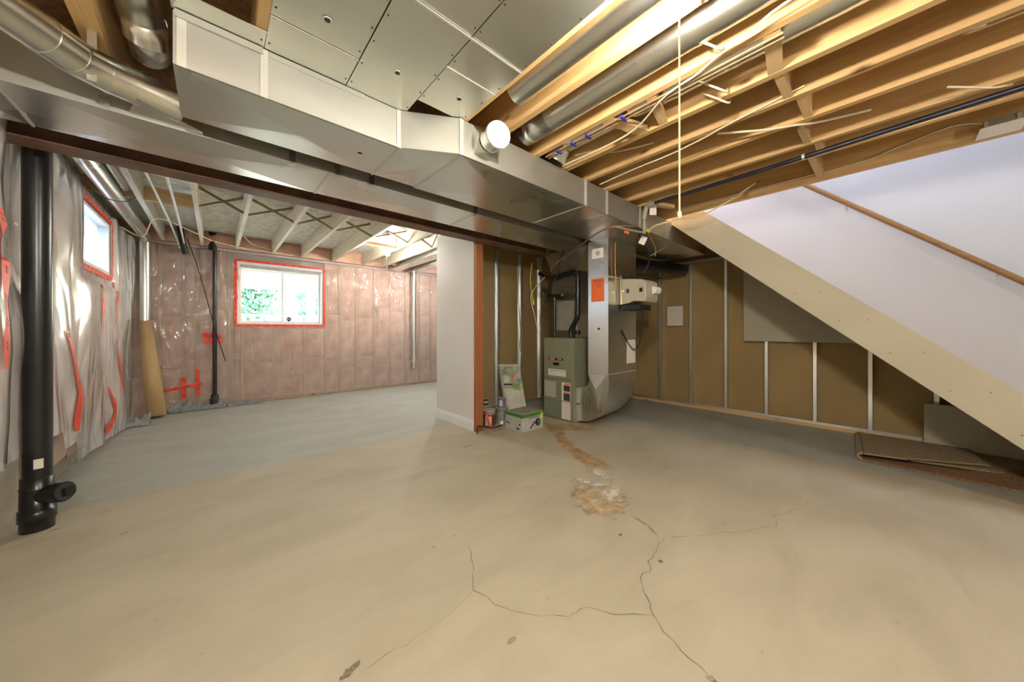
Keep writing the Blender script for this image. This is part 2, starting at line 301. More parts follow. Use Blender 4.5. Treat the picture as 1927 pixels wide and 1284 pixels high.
def dup(root, loc, label=None, rotz=None):
    r = root.copy(); C.objects.link(r); r.location = loc
    if label: r['label'] = label
    if rotz is not None: r.rotation_euler = (0, 0, rotz)
    for ch in list(root.children):
        c = ch.copy(); C.objects.link(c); c.parent = r
        for g in list(ch.children): d = g.copy(); C.objects.link(d); d.parent = c
    return r
def fbm(x, y, z=0, o=3): return noise.fractal(Vector((x, y, z)), 1.0, 2.0, o)
def text(body, m, parent, loc, size, rot, name='lettering', ext=.0008):
    cu = bpy.data.curves.new(name, 'FONT'); cu.body = body; cu.size = size; cu.extrude = ext; cu.align_x = 'CENTER'; cu.align_y = 'CENTER'
    o = bpy.data.objects.new(name, cu); C.objects.link(o); o.data.materials.append(m)
    dg = bpy.context.evaluated_depsgraph_get(); me = bpy.data.meshes.new_from_object(o.evaluated_get(dg)); bpy.data.objects.remove(o); o = bpy.data.objects.new(name, me); C.objects.link(o); o.rotation_euler = rot
    o.parent = parent; o.location = Vector(loc)-(wloc(parent) if parent else Vector()); return o
RXM = (math.pi/2, 0, -math.pi/2)     # faces -X
RYM = (math.pi/2, 0, 0)              # faces -Y

# ------------------------------------------------------------------ floor
XL, XR, YB, YF, ZT = -.97, 5.66, -3.6, 7.14, 2.72
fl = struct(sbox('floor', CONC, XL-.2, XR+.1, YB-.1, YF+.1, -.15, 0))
def ribbon(name, pts, w0, m, z=.0012, jit=.02, par=fl):
    P = []
    for a, b in zip(pts[:-1], pts[1:]):
        n = max(2, int((Vector(b)-Vector(a)).length/.035))
        for k in range(n): P.append(Vector(a).lerp(Vector(b), k/n))
    P.append(Vector(pts[-1])); vs = []
    P = [p+Vector((random.uniform(-jit, jit), random.uniform(-jit, jit)))*(.5 if 0 < i < len(P)-1 else 0) for i, p in enumerate(P)]
    for i, p in enumerate(P):
        t = (P[min(i+1, len(P)-1)]-P[max(i-1, 0)]).normalized(); s = Vector((-t.y, t.x)); ww = w0*random.uniform(.35, 1.2)*(.4 if i in (0, len(P)-1) else 1)
        vs += [(p.x+s.x*ww, p.y+s.y*ww, z), (p.x-s.x*ww, p.y-s.y*ww, z), (p.x+s.x*ww*.8, p.y+s.y*ww*.8, z-.001), (p.x-s.x*ww*.8, p.y-s.y*ww*.8, z-.001)]
    fs = [(4*i, 4*i+1, 4*i+5, 4*i+4) for i in range(len(P)-1)]
    return MB().add(vs, fs).build(name, m, par)
def blob(name, c, rx, ry, m, z=.002, rot=0, n=40, jag=.15, h=0, par=fl, seed=0, dome=0):
    vs = []; ring = []
    for i in range(n):
        a = 2*math.pi*i/n; r = 1+jag*.4*fbm(math.cos(a)*1.7+seed, math.sin(a)*1.7+seed*2)
        ring.append((rx*r*math.cos(a), ry*r*math.sin(a)))
    K = 5
    for k in range(K+1):
        t = 1-k/K*.96
        for (x, y) in ring: vs.append((c[0]+x*t, c[1]+y*t, z+dome*(1-t)+(h*fbm(x*t*14+seed, y*t*14) if k else -.002)))
    fs = [(k*n+i, k*n+(i+1) % n, (k+1)*n+(i+1) % n, (k+1)*n+i) for k in range(K) for i in range(n)]+[list(range(K*n, K*n+n))]
    o = MB().add(vs, fs, 0, True).build(name, m, par); o.rotation_euler = (0, 0, rot); return o
ribbon('crack', [(1.05, 1.56), (1.0, 1.42), (.889, 1.275), (.93, 1.12), (.977, 1.03), (1.11, .895), (1.15, .88), (1.2, .875), (1.26, .78), (1.377, .658)], .0018, CRK)
ribbon('crack', [(.889, 1.275), (.75, 1.24), (.625, 1.226), (.5, 1.23), (.384, 1.231)], .0014, CRK)
ribbon('crack', [(1.946, .867), (1.80, .85), (1.721, .837), (1.62, .80), (1.535, .799), (1.43, .70), (1.377, .658), (1.34, .60), (1.301, .483), (1.269, .403)], .0022, CRK)
ribbon('crack', [(1.946, .867), (2.1, .75), (2.352, .59), (2.575, .465), (2.7, .5), (2.95, .4), (3.163, .375)], .0014, CRK)
ribbon('crack', [(2.28, 1.98), (2.45, 1.93), (2.6, 2.0)], .003, CRK2)
ribbon('groove', [(2.02, 1.12), (1.99, .99), (1.93, .9)], .012, CRK2, jit=.006)
blob('drain_patch', (2.06, 1.38), .235, .17, DRAIN, .004, rot=.72, jag=.18, h=.006, seed=1, dome=.006)
blob('drain_rim', (2.06, 1.38), .32, .25, DSTN, .0012, rot=.72, jag=.12, seed=1)
blob('mineral_deposit', (2.40, 1.62), .20, .11, EFF, .004, rot=1.1, jag=.5, h=.006, seed=5)
blob('mineral_deposit', (2.16, 1.36), .17, .12, EFF, .013, rot=.2, jag=.6, h=.006, seed=11)
blob('mineral_deposit', (2.20, 1.55), .18, .07, EFF, .012, rot=1.9, jag=.6, h=.006, seed=15)
blob('dark_stain', (1.95, 2.9), .085, .022, DSTN, .0013, rot=.0, jag=.5, seed=21)
blob('dark_stain', (1.78, 1.05), .016, .01, CRK, .0013, jag=.5, seed=23)
blob('dark_stain', (.86, .97), .03, .012, DSTN, .0013, jag=.6, seed=25)
blob('chipped_spot', (.355, 1.26), .05, .02, CHIP, .0014, rot=.4, jag=.8, seed=31, h=.002)
blob('chipped_spot', (1.245, .375), .06, .03, CHIP, .0014, rot=.9, jag=.8, seed=33, h=.002)
blob('chipped_spot', (1.73, .79), .018, .012, CHIP, .0014, jag=.8, seed=35)
for i, (x, y) in enumerate([(-.55, 3.45), (-.72, 3.33), (-.4, 3.0), (-.62, 3.7)]): blob('dark_stain', (x, y), .035, .008, DSTN, .0013, rot=.3, jag=.6, seed=40+i)

# ------------------------------------------------------------------ ceiling with joists, bridging and blocking
cl = MB(); SX0, SX1, SY0, SY1 = 3.87, 5.0, -2.4, 1.85
for a in [(XL-.2, SX0, YB-.1, 3.15), (SX1, XR+.1, YB-.1, 3.15), (SX0, SX1, SY1, 3.15), (SX0, SX1, YB-.1, SY0)]: cl.box(*a, ZT, ZT+.02)
ce = struct(cl.build('ceiling', W['osb']))
sbox('subfloor_sheet', W['osbl'], XL-.2, XR+.1, 3.15, YF+.1, ZT, ZT+.02, parent=ce)
ZJ = 2.47; jw = .038
JX = [-.82, -.398, -.361, .165, .505, .83, 1.15, 1.42, 1.775, 2.106, 2.39, 2.69, 3.06, 3.29, 3.832, 3.87]
for x in JX: sbox('joist', W['joist'], x-jw, x, -3.55, 1.0 if x in (.505, .83) else 3.07, ZJ, ZT-.001, parent=ce)
for x, y0, y1 in [(3.87+.45, 1.9, 3.07), (4.7, 1.9, 3.07), (5.1, -3.5, 3.07), (5.5, -3.5, 3.07)]: sbox('joist', W['joist'], x-jw, x, y0, y1, ZJ, ZT-.001, parent=ce)
sbox('header', W['joistx'], 3.875, 4.95, SY1, SY1+.038, ZJ, ZT-.001, parent=ce)
sbox('header', W['joistx'], 3.875, 4.95, SY0-.038, SY0, ZJ, ZT-.001, parent=ce)
sbox('header', W['joistx'], -.359, .125, 1.38, 1.42, ZJ+.02, ZT-.002, parent=ce)
for i, (x0, x1, y) in enumerate([(2.107, 2.351, .371), (2.391, 2.651, .325), (2.691, 3.021, .374), (3.061, 3.251, .326), (3.291, 3.793, .387), (2.69, 3.02, -2.0), (1.776, 2.066, 2.2), (2.108, 2.35, 2.25)]):
    sbox('blocking', W['joistx'], x0, x1, y-.019, y+.019, ZJ+.004, ZT-.03, parent=ce)
for p, q, w_ in [((1.78, .335, 2.489), (2.066, .375, 2.489), .06), ((1.78, .865, 2.489), (2.066, .925, 2.489), .05), ((1.78, 1.14, 2.489), (2.066, 1.055, 2.489), .07), ((3.30, 1.55, 2.46), (3.56, 1.50, 2.485), .05)]:
    MB().bar(p, q, w_, .036).build('brace', W['joistx'], ce)
FX = [-.54, -.13, .277, .75, 1.175, 1.67, 2.2, 2.6, 3.02, 3.45, 3.9, 4.4, 4.9]
for x in FX: sbox('joist', W['pale'], x-jw, x, 3.16, 6.93, 2.50, ZT-.001, parent=ce)
sbox('rim_board', BATT, XL, XR, 6.94, 6.99, 2.50, ZT-.001, parent=ce)
sbox('blocking', W['joistx'], -.93, -.54-jw, 4.98, 5.02, 2.52, 2.66, parent=ce)
sbox('blocking', W['joistx'], -.54, -.13-jw, 4.98, 5.02, 2.52, 2.66, parent=ce)
for a, b in zip(FX[1:8], FX[2:9]):
    for y, s in ((4.80, 0), (4.86, 1)):
        z0, z1 = (2.515, 2.70) if s else (2.70, 2.515)
        MB().bar((a+.001, y, z0), (b-jw-.001, y, z1), .038, .019).build('bridging_strut', W['brace'], ce)

# ------------------------------------------------------------------ walls
def wall_boxes(name, m, boxes):
    b = MB()
    for a in boxes: b.box(*a)
    return struct(b.build(name, m))
# far wall with window opening X .245-1.525, z 1.28-2.34
wf = wall_boxes('wall_far', CWALL, [(XL-.2, .245, 7.14, 7.3, 0, ZT), (1.525, XR, 7.14, 7.3, 0, ZT), (.245, 1.525, 7.14, 7.3, 0, 1.28), (.245, 1.525, 7.14, 7.3, 2.34, ZT)])
wl = wall_boxes('wall_left', CWALL, [(-1.2, XL, YB, 4.60, 0, ZT), (-1.2, XL, 5.69, YF, 0, ZT), (-1.2, XL, 4.60, 5.69, 0, 1.76), (-1.2, XL, 4.60, 5.69, 2.36, ZT)])
SF = [-.60, -.36, -.20, .166, .245-.04, .332, .752, 1.218, 1.56, 1.80, 2.102, 2.454, 2.786, 3.127, 3.45, 3.742, 4.076, 4.45, 4.85, 5.25]
for x in SF:
    top = 1.24 if .25 < x < 1.53 else 2.46
    sbox('stud', W['studz'], x-.019, x+.019, 7.045, 7.135, .04, top, parent=wf)
    if x in (.205, 1.56): pass
sbox('bottom_plate', W['joistx'], -.93, XR-.1, 7.045, 7.135, 0.0, .038, parent=wf)
sbox('top_plate', mat('pale_plate', (.6, .5, .45), .7, 0, .08), XL+.02, XR-.1, 7.018, 7.135, 2.462, 2.50, parent=wf)
sbox('sill_plate', W['joistx'], .225, 1.545, 7.045, 7.135, 1.242, 1.262, parent=wf)
def batt(parent, x0, x1, z0, z1, y, m, axis=0, bulge=.05, seed=0, name='insulation_batt', back=.09, sgn=-1):
    nx = max(4, int((x1-x0)/.04)); nz = max(5, int((z1-z0)/.055))
    def fn(u, v):
        e = (1-abs(2*u-1)**3.2)*(1-abs(2*v-1)**9); d = bulge*e*(.75+.55*fbm(u*2.2+seed, v*4.5+seed*1.7))+.006*fbm(u*9+seed, v*16)
        a = x0+(x1-x0)*u; z = z0+(z1-z0)*v
        return (a, y+sgn*d, z) if axis == 0 else (y+d, a, z)
    b = MB().grid(fn, nx, nz)
    # closed back
    yb = y+back if axis == 0 else y-back
    c = [(x0, z0), (x1, z0), (x1, z1), (x0, z1)]; n = len(b.v); W1 = nx+1
    bk = [((a, yb, z) if axis == 0 else (yb, a, z)) for a, z in c]
    b.add(bk, [(0, 3, 2, 1)])
    for (i, j) in ((0, 1), (1, 2), (2, 3), (3, 0)):
        fc = [((a, y, z) if axis == 0 else (y, a, z)) for a, z in (c[i], c[j])]
        b.add([fc[0], fc[1], bk[j], bk[i]], [(0, 1, 2, 3)])
    return b.build(name, m, parent)
edges = sorted(set([-.93]+SF))
for i, (a, b) in enumerate(zip(edges[:-1], edges[1:])):
    a2 = a+(.02 if i else 0); b2 = b-.02
    if b2-a2 < .05: continue
    inwin = a > .24 and b < 1.57
    z1 = 1.238 if inwin else 2.46
    cuts = [.04]+([.62+random.uniform(-.15, .15)] if random.random() < .8 else [])+([1.55+random.uniform(-.2, .2)] if not inwin else [])+[z1]
    for k, (p, q) in enumerate(zip(cuts[:-1], cuts[1:])): batt(wf, a2, b2, p+.004, q-.002, 7.066, BATT, 0, .05, i*3.1+k*7.7, back=.066)
for i, (a, b) in enumerate(zip(FX[:-1], FX[1:])): batt(ce, a+.002, b-jw-.002, 2.505, 2.70, 6.935, BATT, 0, .05, i*5.5, back=.003)
# clear vapour barrier over far wall (with window hole)
vb = MB()
def vfar(x, z):
    return (x, 7.012+.012*fbm(x*2.3, z*1.3+3)-.010*abs(fbm(x*3+z*2.2, z*1.1-x, 4)), z)
def gridrect(b, fn, x0, x1, z0, z1, st=.06):
    nx = max(1, round((x1-x0)/st)); nz = max(1, round((z1-z0)/st)); b.grid(lambda u, v: fn(x0+(x1-x0)*u, z0+(z1-z0)*v), nx, nz)
gridrect(vb, vfar, -.9, .23, .03, 2.47); gridrect(vb, vfar, 1.54, 5.3, .03, 2.47); gridrect(vb, vfar, .23, 1.54, .03, 1.27); gridrect(vb, vfar, .23, 1.54, 2.35, 2.47)
vbo = vb.build('vapour_barrier', FILM, wf)
def tape(pts, w, fn, parent, name='tape_strip', off=.008, rep=.09):
    """strip that follows fn(a,z)->point+normal offset; with printed marks"""
    P = [Vector(p) for p in pts]; Q = []
    for a, b in zip(P[:-1], P[1:]):
        n = max(1, int((b-a).length/.04)); Q += [a.lerp(b, k/n) for k in range(n)]
    Q.append(P[-1]); m = MB(); vs = []
    ws = w if isinstance(w, list) else [w]*2
    for i, p in enumerate(Q):
        t = (Q[min(i+1, len(Q)-1)]-Q[max(i-1, 0)]).normalized(); s = Vector((-t.y, t.x)); f = i/max(1, len(Q)-1)*(len(ws)-1); k = min(int(f), len(ws)-2); ww = ws[k]*(1-(f-k))+ws[k+1]*(f-k)
        vs += [fn(*(p+s*ww/2), off), fn(*(p-s*ww/2), off)]
    m.add(vs, [(2*i, 2*i+1, 2*i+3, 2*i+2) for i in range(len(Q)-1)])
    i = 1
    while i < len(Q)-1:
        t = (Q[i+1]-Q[i-1]).normalized(); s = Vector((-t.y, t.x)); c = Q[i]
        for o_ in (-.22, .18):
            cc = c+t*.012*(1 if o_ > 0 else -1); ww = min(ws)*.5 if isinstance(w, list) else w*.5; ww = max(ww, .012)
            a, b, c2, d = cc-s*ww*.7-t*.012, cc+s*ww*.7+t*.006, cc+s*ww*.7+t*.013, cc-s*ww*.7-t*.005
            m.add([fn(*x, off+.0015) for x in (a, b, c2, d)], [(0, 1, 2, 3)], 1)
        i += 3
    o = m.build(name, [RED, INK], parent); return o
ffar = lambda a, z, o: (a, vfar(a, z)[1]-o-.004, z)
for pts, w_ in [([(-.60, .31), (-.15, .385)], .045), ([(-.356, .5), (-.351, .18)], .055), ([(-.205, .61), (-.195, .2)], .045), ([(-.12, 1.17), (-.10, 1.0)], .06), ([(-.05, 1.16), (-.02, .97)], .07), ([(.04, 1.14), (.07, 1.0)], .05)]:
    tape(pts, w_, ffar, vbo)

# left wall: studs, wrapped insulation, milky film
for i in range(20):
    y = -2.4+i*.48
    if 4.58 < y < 5.71: continue
    sbox('stud', W['studz'], XL+.001, XL+.02, y-.019, y+.019, .0, 2.46, parent=wl)
sbox('top_plate', W['joist'], XL+.001, XL+.08, YB+.1, 6.99, 2.462, 2.50, parent=wl)
def zbot(y):
    if y < 3.95: return .50
    if y < 4.25: return .36
    return max(.04, .16-.06*(y-4.2))
rows = [(None, .97), (.97, 1.72), (1.72, 2.45)]
yc = [1.4, 1.9, 2.4, 2.88, 3.36, 3.84, 4.2, 4.58, 5.14, 5.71, 6.2, 6.55]
k = 0
for a, b in zip(yc[:-1], yc[1:]):
    for (p, q) in rows:
        k += 1; p = zbot((a+b)/2) if p is None else p
        if p > 1.5 and 4.5 < a < 5.7: continue
        batt(wl, a+.004, b-.004, p+.003, q-.003, -.935, BATTL, 1, .05, k*2.3, back=.02)
fl_ = MB()
def vleft(y, z):
    zb = zbot(y); e = 1
    cell = (1-abs(math.sin(math.pi*(y-1.4)/.48))**.7*0)
    d = .045*fbm(y*1.4, z*.9, 2, 2)+.014*abs(fbm(y*2.2+z*1.6, z*.9, 7, 2))+.003*fbm(y*6, z*3, 1, 2)
    x = -.838+d
    if 4.5 < y < 5.8 and z > 1.65: x = -.862+.25*d*max(0, (abs((y-5.145)/.6))**3)
    if 3.1 < y < 3.8: x -= .03
    return (x, y, z)
def gl(a0, a1, z0, z1, st=.05):
    nx = max(1, round((a1-a0)/st)); nz = max(1, round((z1 if not callable(z0) else z1-.3)/st))
    fl_.grid(lambda u, v: vleft(a0+(a1-a0)*u, (z0(a0+(a1-a0)*u) if callable(z0) else z0)*(1-v)+z1*v), nx, nz)
gl(1.4, 4.59, lambda y: zbot(y)-.03, 2.46); gl(4.59, 5.70, lambda y: zbot(y)-.03, 1.75); gl(5.70, 6.97, lambda y: zbot(y)-.03, 2.46)
gl(4.59, 5.70, 2.38, 2.46)
vlo = fl_.build('vapour_barrier', FILML, wl)
fleft = lambda a, z, o: (vleft(a, z)[0]+o, a, z)
for pts, w_ in [([(3.02, 1.83), (3.07, 1.7), (3.06, 1.52), (3.03, 1.37), (3.01, 1.2), (3.0, 1.0)], [.02, .075, .07, .03, .05, .02]),
                ([(4.131, 1.2), (4.235, .958), (4.30, .70), (4.24, .50), (4.21, .42)], [.02, .075, .085, .11, .12]),
                ([(5.50, .60), (5.70, .33), (5.58, .19), (5.32, .14)], [.02, .07, .08, .08]),
                ([(5.141, 1.65), (5.272, 1.43), (5.31, 1.13)], [.05, .06, .01]),
                ([(5.76, 1.74), (5.80, 1.33), (5.77, 1.03), (5.88, .72), (5.88, .5)], [.05, .05, .02, .06, .02])]:
    tape(pts, w_, fleft, vlo, off=.012)
for i, y in enumerate([4.6, 4.8, 5.0, 5.2]):   # printed line on the wrapping
    z = .80+.03*i
    for j in range(3):
        MB().quad(fleft(y, z-j*.018, .013), fleft(y+.13-.03*j, z+.012-j*.018, .013), fleft(y+.13-.03*j, z+.020-j*.018, .013), fleft(y, z+.008-j*.018, .013)).build('printed_line', mat('faded_print', (.3, .26, .22), .7, 0, .5, 90, 0) if i+j == 0 else bpy.data.materials['faded_print'], vlo)
# back wall and right wall
struct(sbox('wall_back', CWALL, XL-.2, XR+.1, YB-.1, YB, 0, ZT))
wr = struct(sbox('wall_right', CWALL, XR+.03, XR+.12, YB, 7.1, 0, ZT))
ys = [3.93, 3.52, 3.04, 2.56, 2.07, 1.59, 1.11, .62, .15, -.32, -.8, -1.28, -1.76, -2.24, -2.72, -3.2, -3.58]
def cstud_x(parent, y, z0, z1, x0=5.57, x1=5.655):       # C-shaped steel stud, open side to +Y
    b = MB().box(x0, x1, y-.018, y-.0165, z0, z1).box(x0, x0+.0015, y-.018, y+.018, z0, z1).box(x1-.0015, x1, y-.018, y+.018, z0, z1)
    b.box(x0, x0+.008, y+.0165, y+.018, z0, z1).box(x0-.001, x0+.001, y-.002, y+.002, z0, z1)
    return b.build('steel_stud', GS, parent)
for a, b in zip(ys[:-1:2], ys[2::2]): sbox('drywall_panel', BRN, 5.657, 5.675, b+.0015, a-.0015, .012, 2.30, parent=wr)
sbox('drywall_panel', BRN, 5.657, 5.675, YB, 4.04, 2.302, 2.715, parent=wr)
for y in ys[1:-1]: cstud_x(wr, y, .02, 2.285)
MB().box(5.565, 5.66, YB, 3.95, .0385, .040).box(5.565, 5.567, YB, 3.95, .040, .07).build('bottom_track', GS, wr)
MB().box(5.565, 5.66, YB, 3.95, 2.286, 2.288).box(5.563, 5.565, YB, 3.95, 2.245, 2.288).build('top_track', GS, wr)
sbox('bottom_plate', W['joist'], 5.555, 5.66, YB, 3.95, 0, .038, parent=wr)
# middle partition (white stub wall) and mechanical wall
wm = struct(sbox('wall_middle', WHT, 2.30, 2.312, 3.285, 4.17, 0, 2.49))
sbox('drywall_panel', BRN, 2.402, 2.414, 3.29, 4.05, 0.01, 2.45, parent=wm)
sbox('stud', W['studz'], 2.313, 2.401, 3.75, 3.788, .04, 2.45, parent=wm)
MB().box(2.285, 2.30, 3.285, 4.17, 0, .10).box(2.289, 2.30, 3.285, 4.17, .10, .125).build('baseboard', VIN, wm)
sbox('end_stud', W['post'], 2.302, 2.405, 3.235, 3.283, 0, 2.228, parent=wm, bev=.003)
wk = wall_boxes('wall_mechanical', BRN, [(2.415, 3.46, 4.06, 4.072, .01, ZT-.01), (3.463, 4.68, 4.06, 4.072, .01, ZT-.01), (4.683, 5.65, 4.06, 4.072, .01, ZT-.01)])
sbox('outer_drywall', WHT, 2.415, 5.65, 4.15, 4.165, 0, ZT-.01, parent=wk)
for x in [2.76, 3.245, 3.73, 4.19, 4.67, 5.15]:
    b = MB().box(x+.0185, x+.02, 3.965, 4.055, .03, 2.46).box(x-.018, x+.02, 3.965, 3.9665, .03, 2.46).box(x-.018, x+.02, 4.053, 4.055, .03, 2.46).box(x-.018, x-.0165, 3.965, 3.975, .03, 2.46)
    b.build('steel_stud', GS, wk)
MB().box(2.415, 5.55, 3.96, 4.058, .0385, .04).box(2.415, 5.55, 3.958, 3.96, .0, .065).build('bottom_track', GS, wk)
# upstairs hall round the stairwell
A_, B0, B1 = .89, .93, 1.30
pl = [(-3.59, 0), (-1.02, 0)]+[(2.1, A_*2.1+.95), (2.1, 5.1), (-3.59, 5.1)]
sw = struct(MB().prism([(y, z) for y, z in pl], 0, 4.965, 5.0).build('wall_stairwell', STW))
struct(sbox('wall_upper_left', STW, 2.9, 2.95, YB, 2.95, 2.745, 5.1)); struct(sbox('wall_upper_far', STW, 2.95, 4.96, 2.9, 2.95, 2.745, 5.1))
struct(sbox('wall_upper_back', STW, 2.95, 4.96, YB, YB+.05, 2.745, 5.1)); struct(sbox('ceiling_upper', STW, 2.9, 5.0, YB, 2.95, 5.1, 5.15))

# ------------------------------------------------------------------ windows
def tape_frame(x0, x1, z0, z1, fn, parent, w_=.036):
    for pts in ([(x0, z1), (x1, z1)], [(x0, z0), (x1, z0)], [(x0, z0), (x0, z1)], [(x1, z0), (x1, z1)]): tape(pts, w_, fn, parent, off=0)
w1 = bpy.data.objects.new('window_1', None); C.objects.link(w1); w1.location = (.885, 7.1, 1.26); struct(w1)
tape_frame(.245, 1.525, 1.285, 2.345, lambda a, z, o: (a, 7.0+.004*math.sin(a*9+z*7)-o, z), w1)
b = MB()
for a in [(.262, 1.508, 7.03, 7.2, 2.285, 2.335), (.262, 1.508, 7.03, 7.2, 1.302, 1.335), (.262, .292, 7.03, 7.2, 1.335, 2.285), (1.478, 1.508, 7.03, 7.2, 1.335, 2.285)]: b.box(*a)
b.build('window_frame', VIN, w1, .003)
sbox('blind_headrail', mat('grey_headrail', (.45, .44, .42), .6), .30, 1.47, 7.06, 7.10, 2.235, 2.284, parent=w1)
for x0, x1, y in ((.293, .905, 7.15), (.875, 1.477, 7.12)):
    b = MB().box(x0, x1, y, y+.03, 1.336, 1.366).box(x0, x1, y, y+.03, 2.20, 2.234).box(x0, x0+.028, y, y+.03, 1.366, 2.20).box(x1-.028, x1, y, y+.03, 1.366, 2.20)
    s_ = b.build('sash', VIN, w1); sbox('pane', GLASS, x0+.028, x1-.028, y+.012, y+.016, 1.366, 2.20, parent=s_)
st = MB().lathe((0, 0, 0), [(.001, 0), (.042, 0), (.042, .002), (.001, .002)], 8); st.v = [(v[0]+.985, 7.117-v[2], v[1]+1.40) for v in st.v]
so = st.build('window_sticker', mat('dark_blue_sticker', (.05, .05, .09), .4, 0, 0), w1); text('ADT', VIN, so, (.985, 7.113, 1.40), .035, RYM)
w2 = bpy.data.objects.new('window_2', None); C.objects.link(w2); w2.location = (-.9, 5.145, 1.76); struct(w2)
tape_frame(4.60, 5.69, 1.765, 2.375, lambda a, z, o: (-.850+.003*math.sin(a*9)+o, a, z), w2, .05)
b = MB()
for a in [(-1.18, -.865, 4.625, 5.665, 2.32, 2.36), (-1.18, -.865, 4.625, 5.665, 1.785, 1.83), (-1.18, -.865, 4.625, 4.66, 1.83, 2.32), (-1.18, -.865, 5.63, 5.665, 1.83, 2.32)]: b.box(*a)
b.build('window_frame', VIN, w2, .003)
for x0, x1, y in ((4.661, 5.16, -1.05), (5.13, 5.629, -1.08)):
    b = MB().box(y-.03, y, x0, x1, 1.831, 1.86).box(y-.03, y, x0, x1, 2.29, 2.319).box(y-.03, y, x0, x0+.028, 1.86, 2.29).box(y-.03, y, x1-.028, x1, 1.86, 2.29)
    s_ = b.build('sash', VIN, w2); sbox('pane', GLASS, y-.016, y-.012, x0+.028, x1-.028, 1.86, 2.29, parent=s_)
mt, N, L, pb = nodes('translucent_shade'); tr = N.new('ShaderNodeBsdfTranslucent'); tr.inputs[0].default_value = (.98, .98, .98, 1); ms = N.new('ShaderNodeMixShader'); ms.inputs[0].default_value = .75
pb.inputs['Base Color'].default_value = (.85, .87, .9, 1); L.new(pb.outputs[0], ms.inputs[1]); L.new(tr.outputs[0], ms.inputs[2]); L.new(ms.outputs[0], N['Material Output'].inputs[0])
for i in range(13): MB().bar((-.945, 4.665, 1.885+i*.034), (-.945, 5.625, 1.885+i*.034), .003, .033).build('blind_slat', mt, w2)
for z in (1.838, 1.858): sbox('blind_rail', VIN, -.955, -.935, 4.665, 5.625, z-.006, z+.004, parent=w2)

# ------------------------------------------------------------------ outdoors
struct(sbox('ground', mat('grass', (.30, .33, .24), .9, 0, .3, 5, .3), -14, 16, 7.3, 30, .95, 1.0))
dk = thing('deck', 'raised backyard deck framing seen from below through far window', 'deck', (1.5, 9.8, 1.0))
DW = mat('weathered_deck_wood', (.62, .58, .54), .7, 0, .08); DWL = mat('bright_deck_wood', (.8, .8, .76), .7, 0, .05)
sbox('post', DW, 1.73, 1.90, 9.72, 9.88, 1.0, 2.17, parent=dk); sbox('post', DW, -1.4, -1.25, 9.72, 9.88, 1.0, 2.17, parent=dk)
sbox('beam', DW, -2.2, 4.2, 9.74, 9.86, 2.17, 2.70, parent=dk); sbox('deck_boards', DWL, -2.2, 4.2, 7.35, 10.1, 2.92, 2.96, parent=dk)
for i in range(14): sbox('joist', DWL, -2.1+i*.46, -2.06+i*.46, 7.35, 10.05, 2.71, 2.915, parent=dk)
for x in (.3, 1.6): MB().bar((x, 9.7, 2.25), (x+.35, 9.7, 2.7), .08, .04).build('knee_brace', DWL, dk)
fe = thing('fence', 'pale railing fence across the yard beyond the far window', 'fence', (1.5, 12.5, 1.0))
FW = mat('pale_fence_wood', (.62, .6, .55), .8, 0, .1)
sbox('rail', FW, -3, 6, 12.46, 12.54, 1.62, 1.68, parent=fe); sbox('rail', FW, -3, 6, 12.46, 12.54, 1.08, 1.13, parent=fe)
for i in range(46): sbox('picket', FW, -3+i*.2, -2.93+i*.2, 12.44, 12.46, 1.02, 1.66, parent=fe)
LEAF = mat('leaves', (.2, .42, .24), .6, 0, .4, 3, 0); BARK = mat('bark', (.2, .16, .13), .9, 0, .2)
def tree(x, y, h, r, label, sd):
    random.seed(sd); t = thing('tree', label, 'tree', (x, y, 1.0), 'trees beyond the yard fence')
    b = MB().tube([(x, y, 1), (x+.1, y, 1+h*.35), (x-.15, y, 1+h*.7)], [.09, .03], 7)
    for i in range(9):
        a = random.uniform(0, 6.28); z = 1+h*random.uniform(.2, .6); b.tube([(x, y, z), (x+math.cos(a)*r*.8, y+math.sin(a)*r*.4, z+random.uniform(.3, .9))], [.03, .008], 5)
    b.build('trunk', BARK, t); f = MB()
    for i in range(3200):
        a = random.uniform(0, 6.28); q = random.random()**.6*r; c = Vector((x+math.cos(a)*q, y+math.sin(a)*q*.5, 1+h*(.15+.85*random.random())))
        d = Vector((random.gauss(0, 1), random.gauss(0, 1), random.gauss(0, 1))).normalized()*.11; e = d.orthogonal().normalized()*.07
        f.quad(c-d, c-e, c+d, c+e)
    o = f.build('foliage', LEAF, t); o['kind'] = 'stuff'
tree(-.9, 15, 3.6, 1.5, 'leafy green tree left of the deck post, beyond the fence', 1); tree(1.3, 18.2, 3.8, 1.3, 'small branching tree straight behind the fence middle', 2); tree(3.6, 15.5, 4, 1.3, 'leafy tree right of the deck post behind the fence', 3)
random.seed(11)

# ------------------------------------------------------------------ steel beam
bt = thing('steel_beam', 'long brown primed steel beam spanning the room below the ducts', 'beam', (1.2, 3.15, 2.232))
sbox('bottom_flange', STEEL, -.96, 3.42, 3.07, 3.225, 2.232, 2.243, parent=bt, bev=.002)
sbox('web', STEEL, -.96, 3.42, 3.143, 3.152, 2.243, 2.42, parent=bt); sbox('top_flange', STEEL, -.96, 3.42, 3.07, 3.225, 2.42, 2.431, parent=bt)
sbox('nailer_plate', W['joistx'], -.96, 3.42, 3.075, 3.22, 2.432, 2.469, parent=bt)

